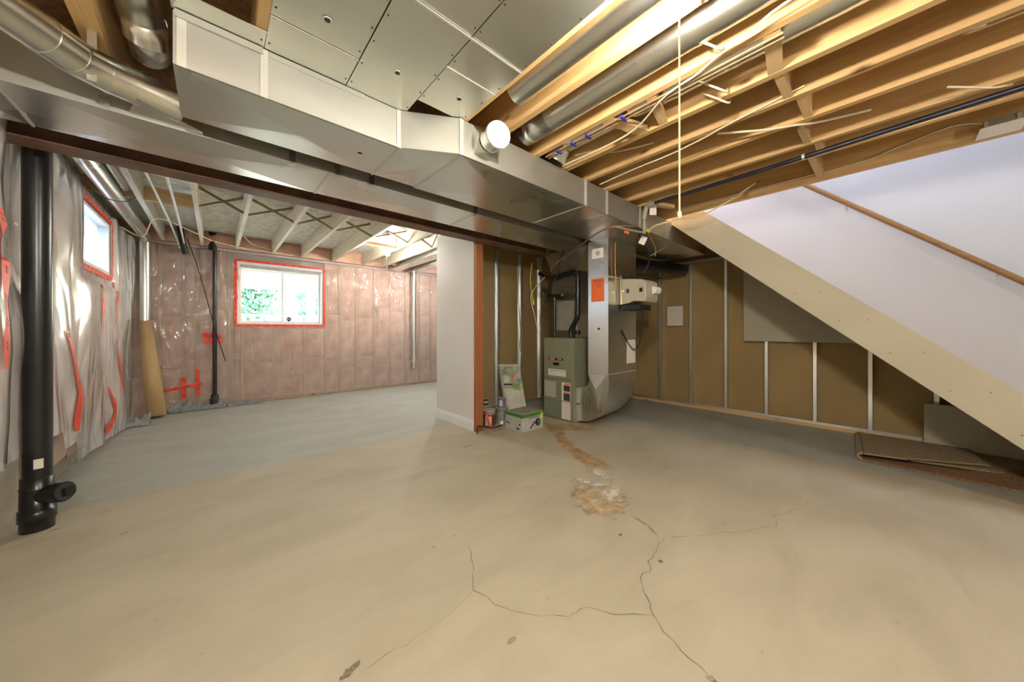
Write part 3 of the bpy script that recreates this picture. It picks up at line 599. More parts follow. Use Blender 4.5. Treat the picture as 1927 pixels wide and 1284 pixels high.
# ------------------------------------------------------------------ sheet metal ducts
def panel_bottom(b, x0, x1, y0, y1, z, dip=.007):
    c = ((x0+x1)/2, (y0+y1)/2, z-dip); vs = [(x0, y0, z), (x1, y0, z), (x1, y1, z), (x0, y1, z), c]; b.add(vs, [(1, 0, 4), (2, 1, 4), (3, 2, 4), (0, 3, 4)])
def duct_section(name, parent, x0, x1, y0, y1, z0, z1, m=G, y0b=None, dip=.014):
    """straight duct section along X with cross-broken bottom; y0b = near face position at x1 when the section widens"""
    y0b = y0 if y0b is None else y0b; b = MB()
    c = ((x0+x1)/2, ((y0+y0b)/2+y1)/2, z0-dip); vs = [(x0, y0, z0), (x1, y0b, z0), (x1, y1, z0), (x0, y1, z0), c]; b.add(vs, [(1, 0, 4), (2, 1, 4), (3, 2, 4), (0, 3, 4)])
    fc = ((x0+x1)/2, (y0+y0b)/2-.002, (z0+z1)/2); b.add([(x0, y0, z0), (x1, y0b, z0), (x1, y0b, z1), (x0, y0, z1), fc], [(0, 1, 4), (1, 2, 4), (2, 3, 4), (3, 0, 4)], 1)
    b.add([(x0, y1, z0), (x1, y1, z0), (x1, y1, z1), (x0, y1, z1)], [(3, 2, 1, 0)]); b.add([(x0, y0, z1), (x1, y0b, z1), (x1, y1, z1), (x0, y1, z1)], [(0, 1, 2, 3)])
    b.add([(x0, y0, z0), (x0, y0, z1), (x0, y1, z1), (x0, y1, z0)], [(0, 1, 2, 3)]); b.add([(x1, y0b, z0), (x1, y0b, z1), (x1, y1, z1), (x1, y1, z0)], [(3, 2, 1, 0)])
    return b.build(name, [m, GSD], parent)
HOLE = mat('flat_black', (.01, .01, .01), .5, 0, 0)  # black for nails and screws, also painted as the darkness in openings
def hole_z(parent, x, y, z, r=.014):
    b = MB().lathe((x, y, z), [(r*1.5, 0), (r*1.5, -.002), (r*1.1, -.003), (r*1.1, -.001)], 16); b.build('hole_collar', G3, parent)
    MB().lathe((x, y, z-.0032), [(.0005, 0), (r, 0), (r, .002), (.0005, .002)], 14).build('hole_disc', HOLE, parent)  # black disc painted as the dark inside of an open hole
rt = thing('return_trunk_duct', 'wide galvanized rectangular duct nearest the camera, jogging wider halfway', 'duct', (1.0, 2.0, 2.25))
Z0, Z1 = 2.252, 2.464
duct_section('duct_section', rt, -.125, .79, 1.87, 2.31, Z0, Z1); duct_section('transition_section', rt, .79, 1.09, 1.87, 2.31, Z0, Z1, y0b=1.70)
for a, c in ((1.09, 2.33), (2.33, 2.64), (2.64, 3.95), (3.95, 5.1)): duct_section('duct_section', rt, a, c, 1.70, 2.33 if a < 3 else 2.4, Z0, Z1, dip=.018)
for x, y in ((-.10, 1.868), (.165, 1.868), (.79, 1.868), (1.10, 1.697), (2.33, 1.697), (2.65, 1.697), (3.26, 1.697)):
    sbox('drive_cleat', G3, x-.014, x+.014, y-.003, y+.001, Z0-.004, Z1, parent=rt)
    if x > .2 and x < 2.5: sbox('seam_strip', G3, x-.004, x+.004, y, 2.32, Z0-.0045, Z0+.001, parent=rt)
for x0, x1, y in ((-.12, .165, 1.868), (.18, .79, 1.868), (1.1, 3.3, 1.697)):
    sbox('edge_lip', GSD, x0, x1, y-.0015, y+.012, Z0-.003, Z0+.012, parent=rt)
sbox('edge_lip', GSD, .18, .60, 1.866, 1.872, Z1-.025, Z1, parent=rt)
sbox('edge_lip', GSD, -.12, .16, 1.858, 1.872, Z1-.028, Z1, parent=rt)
hole_z(rt, .636, 2.068, Z0-.006, .012)
# round capped take-off on the side
b = MB(); sq = [(1.19, 1.70, 2.285), (1.385, 1.70, 2.285), (1.385, 1.70, 2.462), (1.19, 1.70, 2.462)]
cc = Vector((1.262, 1.575, 2.362)); nn = Vector((-.25, -.95, -.15)).normalized(); ua = nn.cross(Vector((0, 0, 1))).normalized(); ub = ua.cross(nn)
ring = [cc+Vector((0, .05, 0))-(ua*math.cos(t)-ub*math.sin(t))*.072 for t in [2*math.pi*i/24 for i in range(24)]]
vs = [Vector(q) for q in sq]+ring; cor = {0: 3, 1: 2, 2: 1, 3: 0}
def near(i): return min(range(4), key=lambda k: (Vector(sq[k])-ring[i]).length)
for i in range(24):
    a, c = near(i), near((i+1) % 24); b.add([ring[i], ring[(i+1) % 24], sq[a]], [(0, 1, 2)])
    if a != c: b.add([ring[(i+1) % 24], sq[c], sq[a]], [(0, 1, 2)])
b.build('takeoff_boot', G2, rt)
MB().tube([cc-nn*.0+Vector((0, .05, 0)), cc+nn*.03], .072, 28, False).build('takeoff_collar', G2, rt)
cr = MB(); 
for k in range(2): cr.tube([cc+nn*(.03+.012*k), cc+nn*(.038+.012*k)], [.077-.002*k, .077-.002*k], 40)
co = cr.build('crimped_cap_rim', G3, rt); MB().tube([cc+nn*.042, cc+nn*.047], .066, 32).build('cap', mat('cap_white_metal', (.36, .36, .33), .5, .3, .04), rt)

ft = thing('supply_trunk_duct', 'galvanized rectangular duct hung tight beside the brown steel beam', 'duct', (1.0, 2.7, 2.25))
for a, c in ((-.95, -.70), (-.70, .57), (.57, 1.75), (1.75, 3.45)): duct_section('duct_section', ft, a, c, 2.475, 2.92, Z0, Z1, dip=.015)
for x in (-.70, .57, 1.75): sbox('seam_strip', G3, x-.005, x+.005, 2.47, 2.925, Z0-.005, Z0+.001, parent=ft)
hole_z(ft, 1.026, 2.745, Z0-.005, .012)
for x, y in ((.36, 2.33), (.84, 2.33), (1.45, 2.34), (2.0, 2.34)):
    tag(sbox('hanger_strap', G2, x-.016, x+.016, 2.40, 2.401, Z0+.05, ZJ), {0: 'a', 1: 'b'}.get(9, ''), 'strap') if False else None
sn = [('leftmost', .36), ('second', .62), ('third', .84), ('rightmost', 1.75)]
for i, (nm, x) in enumerate(sn):
    o = MB().box(x-.016, x+.016, 2.466, 2.4675, Z0-.003, ZJ).box(x-.016, x+.016, 2.466, 2.51, Z0-.0125, Z0-.011).build('hanger_strap', G2)
    tag(o, f'{nm} of four thin metal hanger straps in the gap between the two ducts', 'strap', 'hanger straps in the gap between ducts')
# plenum, coil case
pn = thing('supply_plenum', 'dull metal plenum box rising from furnace top to the duct', 'plenum', (3.85, 2.95, 1.105))
GDK = galv('dark_plenum_sheet', (.55, .56, .5), .35, .4, 3)
PX0, PX1, PY0, PY1 = 3.56, 4.12, 2.73, 3.17
sbox('coil_case', GDK, PX0, PX1, PY0, PY1, 1.105, 1.78, parent=pn, bev=.003)
sbox('upper_box', GDK, PX0, PX1, PY0, PY1, 1.782, 2.0, parent=pn)
b = MB(); lo = [(PX0, PY0, 2.0), (PX1, PY0, 2.0), (PX1, PY1, 2.0), (PX0, PY1, 2.0)]; hi = [(3.46, 2.5, 2.25), (4.3, 2.5, 2.25), (4.3, 3.2, 2.25), (3.46, 3.2, 2.25)]
b.add(lo+hi, [(i, (i+1) % 4, 4+(i+1) % 4, 4+i) for i in range(4)]+[(4, 5, 6, 7), (3, 2, 1, 0)]); b.build('flared_transition', GDK, pn)
sbox('trunk_end_box', GDK, 3.452, 4.3, 2.475, 3.2, 2.255, 2.462, parent=pn)
MB().box(PX0-.004, PX0, PY0+.05, PY1-.05, 1.2, 1.6).build('access_panel', GRY, pn); sbox('drive_cleat', G3, PX0-.006, PX0+.01, PY0-.004, PY0+.012, 1.11, 2.0, parent=pn)

# ------------------------------------------------------------------ return drop with elbow, humidifier
rd = thing('return_drop_duct', 'bright vertical return air duct curving into the furnace side', 'duct', (3.63, 2.3, 0))
SXa, SXb, SYa, SYb = 3.325, 3.945, 2.112, 2.385
def shaft(z0, z1, nm): 
    b = MB(); fx = (SXa-.003, (SYa+SYb)/2, (z0+z1)/2); b.box(SXa, SXb, SYa, SYb, z0, z1); return b.build(nm, G, rd)
shaft(1.812, 2.25, 'upper_section'); shaft(.70, 1.808, 'shaft_section')
MB().box(SXa-.004, SXb+.003, SYa-.004, SYb+.002, 1.800, 1.820).build('seam_collar', G3, rd); MB().box(SXa-.002, SXb+.002, SYa-.002, SYb+.002, .695, .703).build('seam_collar', G3, rd)
b = MB(); n = 12; rings = []
for i in range(n+1):
    t = i/n; an = t*math.pi/2; xo = .20*t
    yo, zo = 2.665-.553*math.cos(an), .70-.665*math.sin(an)**1.0; yi, zi = 2.665-.28*math.cos(an), .70-.25*math.sin(an)
    rings.append([(SXa+xo, yo, zo), (SXb+xo*.9, yo, zo+.05*math.sin(an*2)), (SXb+xo*.9, yi, zi), (SXa+xo, yi, zi)])
vs = [p for r in rings for p in r]; b.add(vs, [(4*i+k, 4*i+(k+1) % 4, 4*i+4+(k+1) % 4, 4*i+4+k) for i in range(n) for k in range(4)]); 
eo = b.build('elbow', G, rd)
for s_ in range(2): 
    z0, z1 = ((.03, .24), (.26, .45))[s_]; sbox('flange', G3, 3.50, 3.528, 2.655, 2.695, z0, z1, parent=rd)
sbox('flange', G3, 3.50, 4.14, 2.66, 2.695, .448, .462, parent=rd)
b = MB(); b.add([(SXa-.004, 2.385, .69), (SXa-.002, 2.14, .69), (SXa+.16, 2.34, .15), (SXa-.014, 2.27, .5)], [(0, 1, 3), (1, 2, 3), (0, 3, 2)]); b.build('crease_facet', G, rd)
sbox('thermostat_box', CER, 3.312, 3.324, 2.18, 2.325, 2.035, 2.15, parent=rd, bev=.004)
MB().tube([(3.312, 2.24, 2.092), (3.306, 2.24, 2.092)], .028, 20).build('dial', mat('grey_dial', (.45, .45, .4), .4), rd)
on = sbox('orange_notice', ORG, 3.3225, 3.3245, 2.165, 2.339, 1.535, 1.81-.01, parent=rd)
text('NOTICE', INK, on, (3.3215, 2.252, 1.775), .034, RXM)
for i in range(3): sbox('ink_line', INK, 3.3215, 3.3224, 2.20, 2.30-.02*i, 1.745-.02*i, 1.748-.02*i, parent=on)
MB().tube([(3.3245, 2.236, 1.218), (3.320, 2.236, 1.218)], .013, 16).build('hole_disc', HOLE, rd)
pp = sbox('white_instruction_sheet', PAP, 3.728, 3.925, 2.109, 2.1115, .80, 1.084, parent=rd)
hm = thing('humidifier', 'beige plastic furnace humidifier on the side of the silver return duct', 'humidifier', (3.7, 1.93, 1.5))
pr_ = [(2.108, 1.50), (2.108, 1.80), (1.98, 1.79), (1.84, 1.775), (1.79, 1.745), (1.78, 1.56), (1.80, 1.52), (1.93, 1.535), (2.0, 1.51)]
MB().prism(pr_, 0, 3.55, 3.84).build('housing', HUM, hm, .008)
MB().tube([(3.70, 1.775, 1.655), (3.80, 1.765, 1.655)], .042, 20).build('end_dome', CER, hm)
for y in (2.0, 1.84): MB().box(3.545, 3.552, y-.018, y+.018, 1.63, 1.675).build('vent_slot', HOLE, hm)
sbox('drip_tray', BLKM, 3.56, 3.82, 1.86, 2.105, 1.435, 1.497, parent=hm, bev=.006)
MB().tube([(3.53, 2.07, 1.50), (3.53, 2.07, 1.82), (3.55, 2.09, 1.84)], .008, 8).tube([(3.53, 2.05, 1.65), (3.56, 2.05, 1.65)], .014, 10).build('water_valve', mat('brass', (.7, .6, .35), .35, .8, .05), hm)
MB().tube([(3.80, 1.95, 1.44), (3.83, 1.97, 1.2), (3.86, 2.06, .98), (3.80, 2.105, 1.0), (3.6, 2.105, 1.2)], .007, 8, sub=5).build('drain_hose', BLKM, hm)
MB().tube([(3.55, 2.1, 1.84), (3.8, 1.95, 1.83), (4.2, 1.9, 1.86)], .012, 8, sub=4).build('supply_cable', BLKM, hm)

# ------------------------------------------------------------------ furnace
fu = thing('furnace', 'grey-green gas furnace cabinet with two front doors and labels', 'furnace', (3.8, 2.96, 0))
sbox('cabinet', CAB, 3.462, 4.16, 2.70, 3.225, .012, 1.10, parent=fu, bev=.006)
du = sbox('upper_door', CAB, 3.450, 3.466, 2.735, 3.222, .552, 1.092, parent=fu, bev=.006)
dl = sbox('lower_door', CABL, 3.450, 3.466, 2.735, 3.222, .02, .545, parent=fu, bev=.004)
sbox('base_rail', GRY, 3.47, 4.15, 2.705, 3.22, 0, .012, parent=fu)
bd = sbox('badge', INK, 3.4465, 3.4495, 2.874, 3.128, .797, .827, parent=du); sbox('badge_field', mat('badge_red', (.6, .02, .02), .4, 0, 0), 3.4458, 3.4464, 3.01, 3.125, .80, .824, parent=bd) if False else None
MB().box(3.4458, 3.4464, 3.005, 3.125, .800, .824).build('badge_field', mat('badge_red', (.6, .02, .02), .4, 0, 0), du)
text('TRANE', VIN, du, (3.4455, 3.063, .812), .026, RXM); text('XR 90', VIN, du, (3.4455, 2.935, .812), .026, RXM)
sbox('sight_glass', HOLE, 3.445, 3.4495, 2.94, 3.045, .728, .765, parent=du, bev=.003)
sbox('data_label', PAP, 3.447, 3.4495, 2.825, 3.136, .585, .674, parent=du); sbox('label_rule', INK, 3.4465, 3.447, 2.84, 3.11, .652, .655, parent=du)
sbox('wiring_label', PAPG, 3.447, 3.4495, 3.0, 3.205, .29, .505, parent=dl); o = sbox('warning_label', PAP, 3.447, 3.4495, 2.75, 2.897, .265, .511, parent=dl)
sbox('warning_block', mat('dark_label_print', (.05, .05, .06), .5, 0, .6, 90, 0), 3.4464, 3.4469, 2.755, 2.862, .40, .475, parent=dl); sbox('warning_block', bpy.data.materials['dark_label_print'], 3.4464, 3.4469, 2.755, 2.862, .275, .372, parent=dl)
sbox('warning_stripe', ORG, 3.4464, 3.4469, 2.755, 2.862, .378, .393, parent=dl); sbox('warning_stripe', ORG, 3.4464, 3.4469, 2.755, 2.85, .482, .50, parent=dl)
sbox('lower_label', PAP, 3.447, 3.4495, 2.75, 2.897, .03, .255, parent=dl)
MB().tube([(3.4499, 3.01, .235), (3.446, 3.01, .235)], .006, 10).build('screw', HOLE, dl)
# flue and air pipes
fp = thing('flue_pipes', 'black plastic exhaust pipes looping above the furnace', 'pipe', (3.55, 2.95, 1.1))
R_ = .027
MB().tube([(3.52, 2.79, 1.105), (3.52, 2.80, 1.2), (3.50, 2.70, 1.33), (3.49, 2.665, 1.40), (3.49, 2.665, 1.90), (3.49, 2.70, 1.95), (3.49, 2.78, 1.96), (3.49, 3.15, 1.93), (3.5, 3.35, 2.02)], R_+.004, 14, sub=3).build('exhaust_pipe', BLK, fp)
MB().tube([(3.49, 3.06, 1.105), (3.49, 3.06, 1.62), (3.49, 3.06, 1.66)], R_, 14).tube([(3.49, 3.2, 1.68), (3.49, 2.9, 1.66), (3.38, 2.83, 1.66)], R_, 14, caps=False).build('intake_pipe', BLK, fp)
for z in (1.4, 1.64, 1.15): MB().tube([(3.49, 2.665, z), (3.49, 2.665, z+.05)], R_+.009, 14).build('coupling', BLK, fp)
MB().tube([(3.381, 2.831, 1.66), (3.38, 2.83, 1.66)], R_*.75, 14).build('pipe_bore', HOLE, fp)
hs_ = MB().tube([(3.38, 2.80, 2.24), (3.36, 2.84, 2.1), (3.36, 2.88, 1.95), (3.38, 3.0, 1.85), (3.40, 3.12, 1.72), (3.42, 3.14, 1.6), (3.45, 3.10, 1.56)], .017, 10, sub=6).build('condensate_hose', BLKM); tag(hs_, 'black flexible hose hanging from the ducts in front of the plenum', 'hose')
def wire(name, pts, r, m, label, cat='cable', seg=6, sub=6, group=None): return tag(MB().tube(pts, r, seg, sub=sub).build(name, m), label, cat, group)
wire('copper_line', [(3.14, 1.66, 2.235), (2.9, 1.8, 2.21), (3.0, 2.1, 2.20), (3.2, 2.45, 2.17), (3.3, 2.75, 2.11), (3.3, 2.9, 2.05), (3.34, 3.0, 1.98)], .008, mat('dull_copper', (.35, .19, .1), .5, .5, .1), 'brown copper line bending down in front of the plenum neck', 'pipe')
wire('control_wire', [(3.35, 3.35, 2.15), (3.3, 3.34, 1.9), (3.32, 3.30, 1.62)], .006, YEL, 'yellow control wire hanging left of the furnace plenum')
wire('control_wire', [(3.45, 3.2, 1.95), (3.3, 3.32, 1.7), (3.35, 3.3, 1.4), (3.42, 3.28, 1.1)], .005, WIRE, 'white control wire looping down to the furnace left corner')
wire('hanging_wire', [(3.6, 3.9, 2.2), (3.45, 3.75, 1.7), (3.5, 3.75, 1.2), (3.45, 3.7, .9), (3.6, 3.6, .62)], .006, WIRT, 'brown wire hanging in front of the mechanical room studs')
tag(sbox('wire_terminal', YEL, 3.31, 3.33, 3.29, 3.31, 1.56, 1.62), 'small yellow terminal on wire end beside the steel stud', 'connector')

# black flexible duct near the stud wall
fxp = [(4.06, 2.24, 1.78), (4.12, 2.3, 2.0), (4.35, 2.36, 2.10), (4.8, 2.30, 2.14), (5.5, 2.15, 2.15)]
b = MB(); b.tube(fxp, .085, 18, sub=8); tag(b.build('flexible_duct', mat('black_flex_duct', (.008, .008, .009), .22, 0, .2, 30, .6, 60)), 'glossy black flexible duct bending over the stud wall behind the return', 'duct')

# ------------------------------------------------------------------ round ducts in the joist bays
def rduct(pts, r, label, group='round ducts between joists', seam=(), sub=5, nm='round_duct'):
    t = thing(nm, label, 'duct', pts[0], group); MB().tube(pts, r, 24, sub=sub).build('pipe', G2, t)
    for p, q in seam: MB().tube([p, q], r+.0025, 24).build('seam_ring', G2, t)
    return t
rduct([(1.275, -3.5, 2.56), (1.275, 1.4, 2.56)], .08, 'round galvanized duct in the bay just right of the flat metal panning', seam=[((1.275, .3, 2.56), (1.275, .315, 2.56))], sub=0)
rduct([(1.59, -3.5, 2.555), (1.59, 1.25, 2.555), (1.59, 1.42, 2.555)], .085, 'round galvanized duct passing behind the bare light bulb', seam=[((1.59, .56, 2.555), (1.59, .575, 2.555))])
rduct([(1.93, -3.5, 2.60), (1.93, 1.45, 2.60), (1.92, 1.60, 2.58), (1.91, 1.68, 2.49)], .085, 'round galvanized duct in the third bay, elbow dropping to the trunk', seam=[((1.93, .78, 2.60), (1.93, .81, 2.60)), ((1.93, 1.18, 2.60), (1.93, 1.20, 2.60))])
rduct([(-.245, -3.5, 2.60), (-.245, 2.0, 2.60), (-.235, 2.18, 2.57), (-.235, 2.26, 2.53)], .075, 'round galvanized duct in the dark bay left of the cleated duct end')
rduct([(-.62, -3.5, 2.60), (-.62, 2.3, 2.60)], .08, 'round duct in the far left bay above the sloping silver pipe', sub=0)
lp = thing('branch_duct', 'large silver round pipe with adjustable elbow running into the supply duct at upper left', 'duct', (-.45, 2.25, 2.25), 'round ducts between joists')
PP = [(-.82, 1.80, 2.36), (-.70, 1.93, 2.358), (-.57, 2.09, 2.352), (-.50, 2.18, 2.348)]
MB().tube(PP, .074, 28).build('pipe', G2, lp); MB().tube([(-.50, 2.18, 2.348), (-.44, 2.265, 2.346), (-.36, 2.32, 2.344), (-.28, 2.35, 2.342)], [.076]*4, 28).build('adjustable_elbow', G2, lp)
MB().tube([(-.28, 2.35, 2.342), (-.13, 2.395, 2.335)], .073, 28).build('pipe', G2, lp)
for a, c in (((-.505, 2.174, 2.348), (-.495, 2.188, 2.348)), ((-.45, 2.25, 2.346), (-.44, 2.265, 2.346)), ((-.365, 2.316, 2.344), (-.35, 2.324, 2.344)), ((-.285, 2.348, 2.342), (-.27, 2.353, 2.342))): MB().tube([a, c], .0770, 28).build('elbow_ring', G2, lp)
b = MB(); b.add([(-.27, 2.30, 2.27), (-.05, 2.44, 2.262), (-.05, 2.474, 2.262), (-.32, 2.474, 2.262), (-.27, 2.42, 2.41), (-.05, 2.474, 2.41)], [(0, 1, 5, 4), (0, 3, 2, 1), (1, 2, 5), (0, 4, 3), (3, 4, 5, 2)]); b.build('boot', G2, lp)
sbox('strap', G2, -.405, -.378, 2.245, 2.25, 2.26, 2.47, parent=lp); MB().box(-.41, -.376, 2.468, 2.472, 2.262, 2.31).build('strap', G2, lp)
# panning sheets
pa = thing('joist_panning', 'flat galvanized sheets nailed under the joists as a return air pan', 'sheet metal', (.65, 1.3, 2.466))
random.seed(3)
for i, (x0, x1, y0, y1) in enumerate([(.166, .503, -1.2, 1.648), (.166, .503, 1.652, 1.866), (.507, .828, 1.208, 1.866), (.507, .828, -1.2, 1.203), (.832, 1.125, 1.412, 1.72), (.832, 1.125, 1.208, 1.408), (.832, 1.125, -1.2, 1.203), (-.13, .163, 1.755, 1.866)]):
    z = 2.4685-.0012*(i % 3); b = MB(); panel_bottom(b, x0, x1, y0, y1, z, .0); b.add([(x0, y0, z+.001), (x1, y0, z+.001), (x1, y1, z+.001), (x0, y1, z+.001)], [(0, 1, 2, 3)])
    sh = b.build('metal_sheet', GD, pa)
    for k in range(5):
        yy = y1-.05-.16*k
        for xx in (x0+.012, x1-.012):
            if yy > y0: MB().lathe((xx, yy, z-.003), [(.0005, 0), (.004, .001), (.004, .003)], 8).build('nail', HOLE, pa)
for x0, x1, y0, y1 in ((.166, .503, 1.646, 1.654), (.50, 1.125, 1.200, 1.208), (.83, 1.125, 1.407, 1.413), (.1, .168, 1.752, 1.758)): sbox('seam_strip', G3, x0, x1, y0, y1, 2.4635, 2.466, parent=pa)
for x, y in ((.342, 1.52), (.67, 1.604), (.997, 1.561)): hole_z(pa, x, y, 2.4655, .0115)

# ------------------------------------------------------------------ lamps
def bulb(x, y, z, label, cordz):
    t = thing('lampholder', label, 'light', (x, y, z-.06), 'bare bulb lampholders')
    MB().lathe((x, y, z), [(.055, .0), (.055, -.012), (.045, -.022), (.028, -.035), (.028, -.05)], 24).build('porcelain_base', CER, t)
    prof = [(.013, -.045), (.018, -.058), (.029, -.078), (.033, -.098), (.029, -.118), (.016, -.13), (.002, -.133)]
    MB().lathe((x, y, z), prof, 24).build('bulb', BULB, t)
    MB().tube([(x-.02, y-.02, z-.03), (x-.021, y-.021, cordz)], .0032, 6).build('pull_cord', CORD, t); MB().lathe((x-.021, y-.021, cordz-.03), [(.002, .03), (.007, .02), (.007, .004), (.002, 0)], 10).build('cord_end', CORD, t)
    return t
sbox('blocking', W['joistx'], 1.151, 1.381, .475, .515, 2.440, 2.476, parent=ce); sbox('blocking', W['joistx'], 1.671, 2.161, 5.20, 5.24, 2.50, 2.54, parent=ce)
b1 = bulb(1.205, .497, 2.4385, 'lit bare bulb with long pull cord between the near joists', 1.61)
b2 = bulb(2.02, 5.22, 2.498, 'lit bare bulb under the pale joists of the far room', 1.98)
for x, y in ((-.1, -1.5), (2.9, -2.3)): sbox('mount_block', W['joistx'], x-.1, x+.1, y-.02, y+.02, 2.40, 2.47, parent=None) if False else None
# keep lamp sources clear of bulb glass
for nm in ('bulb',):
    for o in bpy.data.objects:
        if o.name.split('.')[0] == nm: o.visible_shadow = True

# ------------------------------------------------------------------ drain stacks
st = thing('drain_stack', 'thick black plastic drain pipe with cleanout standing beside the left wall', 'pipe', (-.81, 3.42, 0))
cx, cy = -.805, 3.42
MB().tube([(cx, cy, .30), (cx, cy, 2.46)], .057, 32).build('pipe', BLK, st)
MB().lathe((cx, cy, 0), [(.066, 0), (.066, .06), (.073, .062), (.073, .125), (.066, .127), (.066, .25)], 32).build('base_coupling', BLK, st)
MB().lathe((cx, cy, 0), [(.068, .25), (.068, .255), (.064, .26), (.064, .315), (.058, .317)], 32).build('upper_hub', BLK, st)
dv = Vector((.74, -.60, .10)).normalized(); c0 = Vector((cx, cy, .205))
MB().tube([c0, c0+dv*.145], [.05, .052], 28).build('cleanout_branch', BLK, st)
MB().tube([c0+dv*.11, c0+dv*.155], .058, 28).build('cleanout_collar', BLK, st)
pg = MB().tube([c0+dv*.155, c0+dv*.166], .050, 28).build('cleanout_plug', mat('worn_black_plug', (.04, .042, .045), .45, 0, .3), st)
sd = dv.cross(Vector((0, 0, 1))).normalized(); up = sd.cross(dv); MB().obox(c0+dv*.178, dv*.014, sd*.022, up*.022).build('plug_nut', BLK, st)
lb = Vector((.35, -.93, 0)).normalized(); s2 = Vector((.93, .35, 0)); pc = Vector((cx, cy, .40))+lb*.058
lb_o = MB().grid(lambda u, v: (cx+.0585*math.sin(.10+(u-.5)*.62+.2), cy-.0585*math.cos(.10+(u-.5)*.62+.2), .375+.058*v), 6, 1).build('sticker', PAP, st)
t2 = thing('vent_pipe', 'slim black vertical pipe with bulky base fitting in front of far wall', 'pipe', (0, 6.97, 0))
MB().tube([(-.005, 6.955, .14), (-.005, 6.955, 2.50)], .027, 18).build('pipe', BLK, t2)
MB().lathe((-.005, 6.955, 0), [(.05, .0), (.062, .03), (.068, .09), (.06, .14), (.047, .15), (.047, .20), (.03, .205)], 22).build('base_fitting', BLKM, t2)
MB().tube([(-.03, 6.95, 2.44), (-.03, 6.95, 2.71)], .05, 18).build('top_hub', BLK, t2)
t3 = MB().tube([(-.33, 6.93, 2.34), (-.36, 6.88, 2.5), (-.38, 6.8, 2.70)], .035, 16).build('black_pipe_stub', BLK); tag(t3, 'short black pipe dropping between pale joists near the far left corner', 'pipe')
# crumpled plastic
def crumple(name, x0, x1, y0, y1, h, label, sd, m=SCRAP):
    b = MB(); nx = max(8, int((x1-x0)/.025)); b.grid(lambda u, v: (x0+(x1-x0)*u+.02*fbm(u*9, v*5, sd), y0+(y1-y0)*v+.015*fbm(u*8, v*4, sd+5), max(.002, h*math.sin(math.pi*v)*(.35+.9*abs(fbm(u*5+sd, v*2, sd)))+.02*fbm(u*20, v*9, sd)+.01)), nx, 8, 0, False)
    return tag(b.build(name, m), label, 'plastic')
crumple('plastic_scrap', -.5, .12, 6.85, 7.0, .14, 'crumpled clear plastic bunched around the slim black pipe base', 2)
crumple('plastic_scrap', .14, .62, 6.88, 7.0, .07, 'flattened clear plastic trailing along far wall below the window', 5)
crumple('plastic_scrap', -.82, -.62, 6.18, 6.40, .17, 'puffy clear plastic bag by the foot of the cardboard tube', 8)
ct = MB().tube([(-.60, 6.68, .02), (-.665, 6.80, .66), (-.735, 6.905, 1.335)], [.098, .085, .064], 26, caps=False).build('cardboard_tube', CARD, thick=.004); tag(ct, 'tall brown cardboard form tube leaning in the far left corner', 'tube')
wire('hanging_rod', [(-.30, 6.70, 2.52), (-.16, 6.80, 2.0), (-.03, 6.88, 1.35), (.12, 6.95, .72)], .006, BLKM, 'thin dark rod slanting down behind the slim black pipe', 'rod', sub=3)

# ------------------------------------------------------------------ far room ducts, pipes
def riser(x, y, z0, z1, r, label):
    t = thing('duct_riser', label, 'duct', (x, y, z0), 'vertical round ducts on far wall'); MB().tube([(x, y, z0), (x, y, z1)], r, 22).build('pipe', G2, t)
    for z in (z0+.35*(z1-z0), z1-.03): MB().tube([(x, y, z), (x, y, z+.012)], r+.003, 22).build('seam_ring', G2, t)
riser(-.735, 6.90, 1.30, 2.47, .06, 'vertical silver duct in the far left corner dropping into cardboard tube'); riser(3.26, 6.93, .37, 2.50, .052, 'slim vertical silver duct on the far wall left of the white column')
rduct([(-.72, 3.6, 2.47), (-.72, 6.6, 2.50), (-.73, 6.82, 2.50), (-.735, 6.90, 2.46)], .062, 'silver round duct along the left wall top running to the corner', 'ducts above left wall', [((-.72, 4.8, 2.483), (-.72, 4.83, 2.483))])
rduct([(-.66, 3.4, 2.60), (-.66, 4.9, 2.60)], .055, 'short silver round duct stub above the left window', 'ducts above left wall', sub=0)
for nm, x0, x1 in (('left', 2.68, 2.92), ('right', 3.10, 3.36)):
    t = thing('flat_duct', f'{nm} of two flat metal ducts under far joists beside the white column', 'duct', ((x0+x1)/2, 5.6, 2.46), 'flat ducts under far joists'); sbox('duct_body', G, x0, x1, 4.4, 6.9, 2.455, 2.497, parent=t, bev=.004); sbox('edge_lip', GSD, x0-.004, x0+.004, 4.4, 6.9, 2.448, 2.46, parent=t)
WP = mat('white_pex', (.75, .78, .72), .4, 0, .05)
wire('water_pipe', [(-.42, 3.9, 2.47), (-.40, 5.3, 2.47), (-.40, 6.75, 2.47), (-.39, 6.88, 2.40)], .010, WP, 'left of two slim white water pipes under far left joists', 'pipe', 10, group='slim white water pipes')
wire('water_pipe', [(-.30, 3.9, 2.47), (-.31, 5.3, 2.47), (-.34, 6.8, 2.47)], .010, WP, 'right of two slim white water pipes under far left joists', 'pipe', 10, group='slim white water pipes')
wire('house_cable', [(-.82, 5.9, 2.40), (-.65, 5.95, 2.33), (-.5, 5.6, 2.49), (-.2, 6.0, 2.47), (0, 6.5, 2.49), (.35, 6.72, 2.49), (.8, 6.78, 2.49)], .006, WIRE, 'white cable sagging along the far joists left of the window top')
wire('house_cable', [(.30, 6.2, 2.57), (.45, 6.5, 2.52), (.72, 6.7, 2.52)], .006, WIRE, 'white cable curving between joists above the far window')
wire('loose_wire', [(-.78, 4.0, 2.42), (-.70, 4.15, 2.28), (-.60, 4.35, 2.30), (-.55, 4.6, 2.42)], .004, BLKM, 'thin dark wire looped on the plastic above the left window')

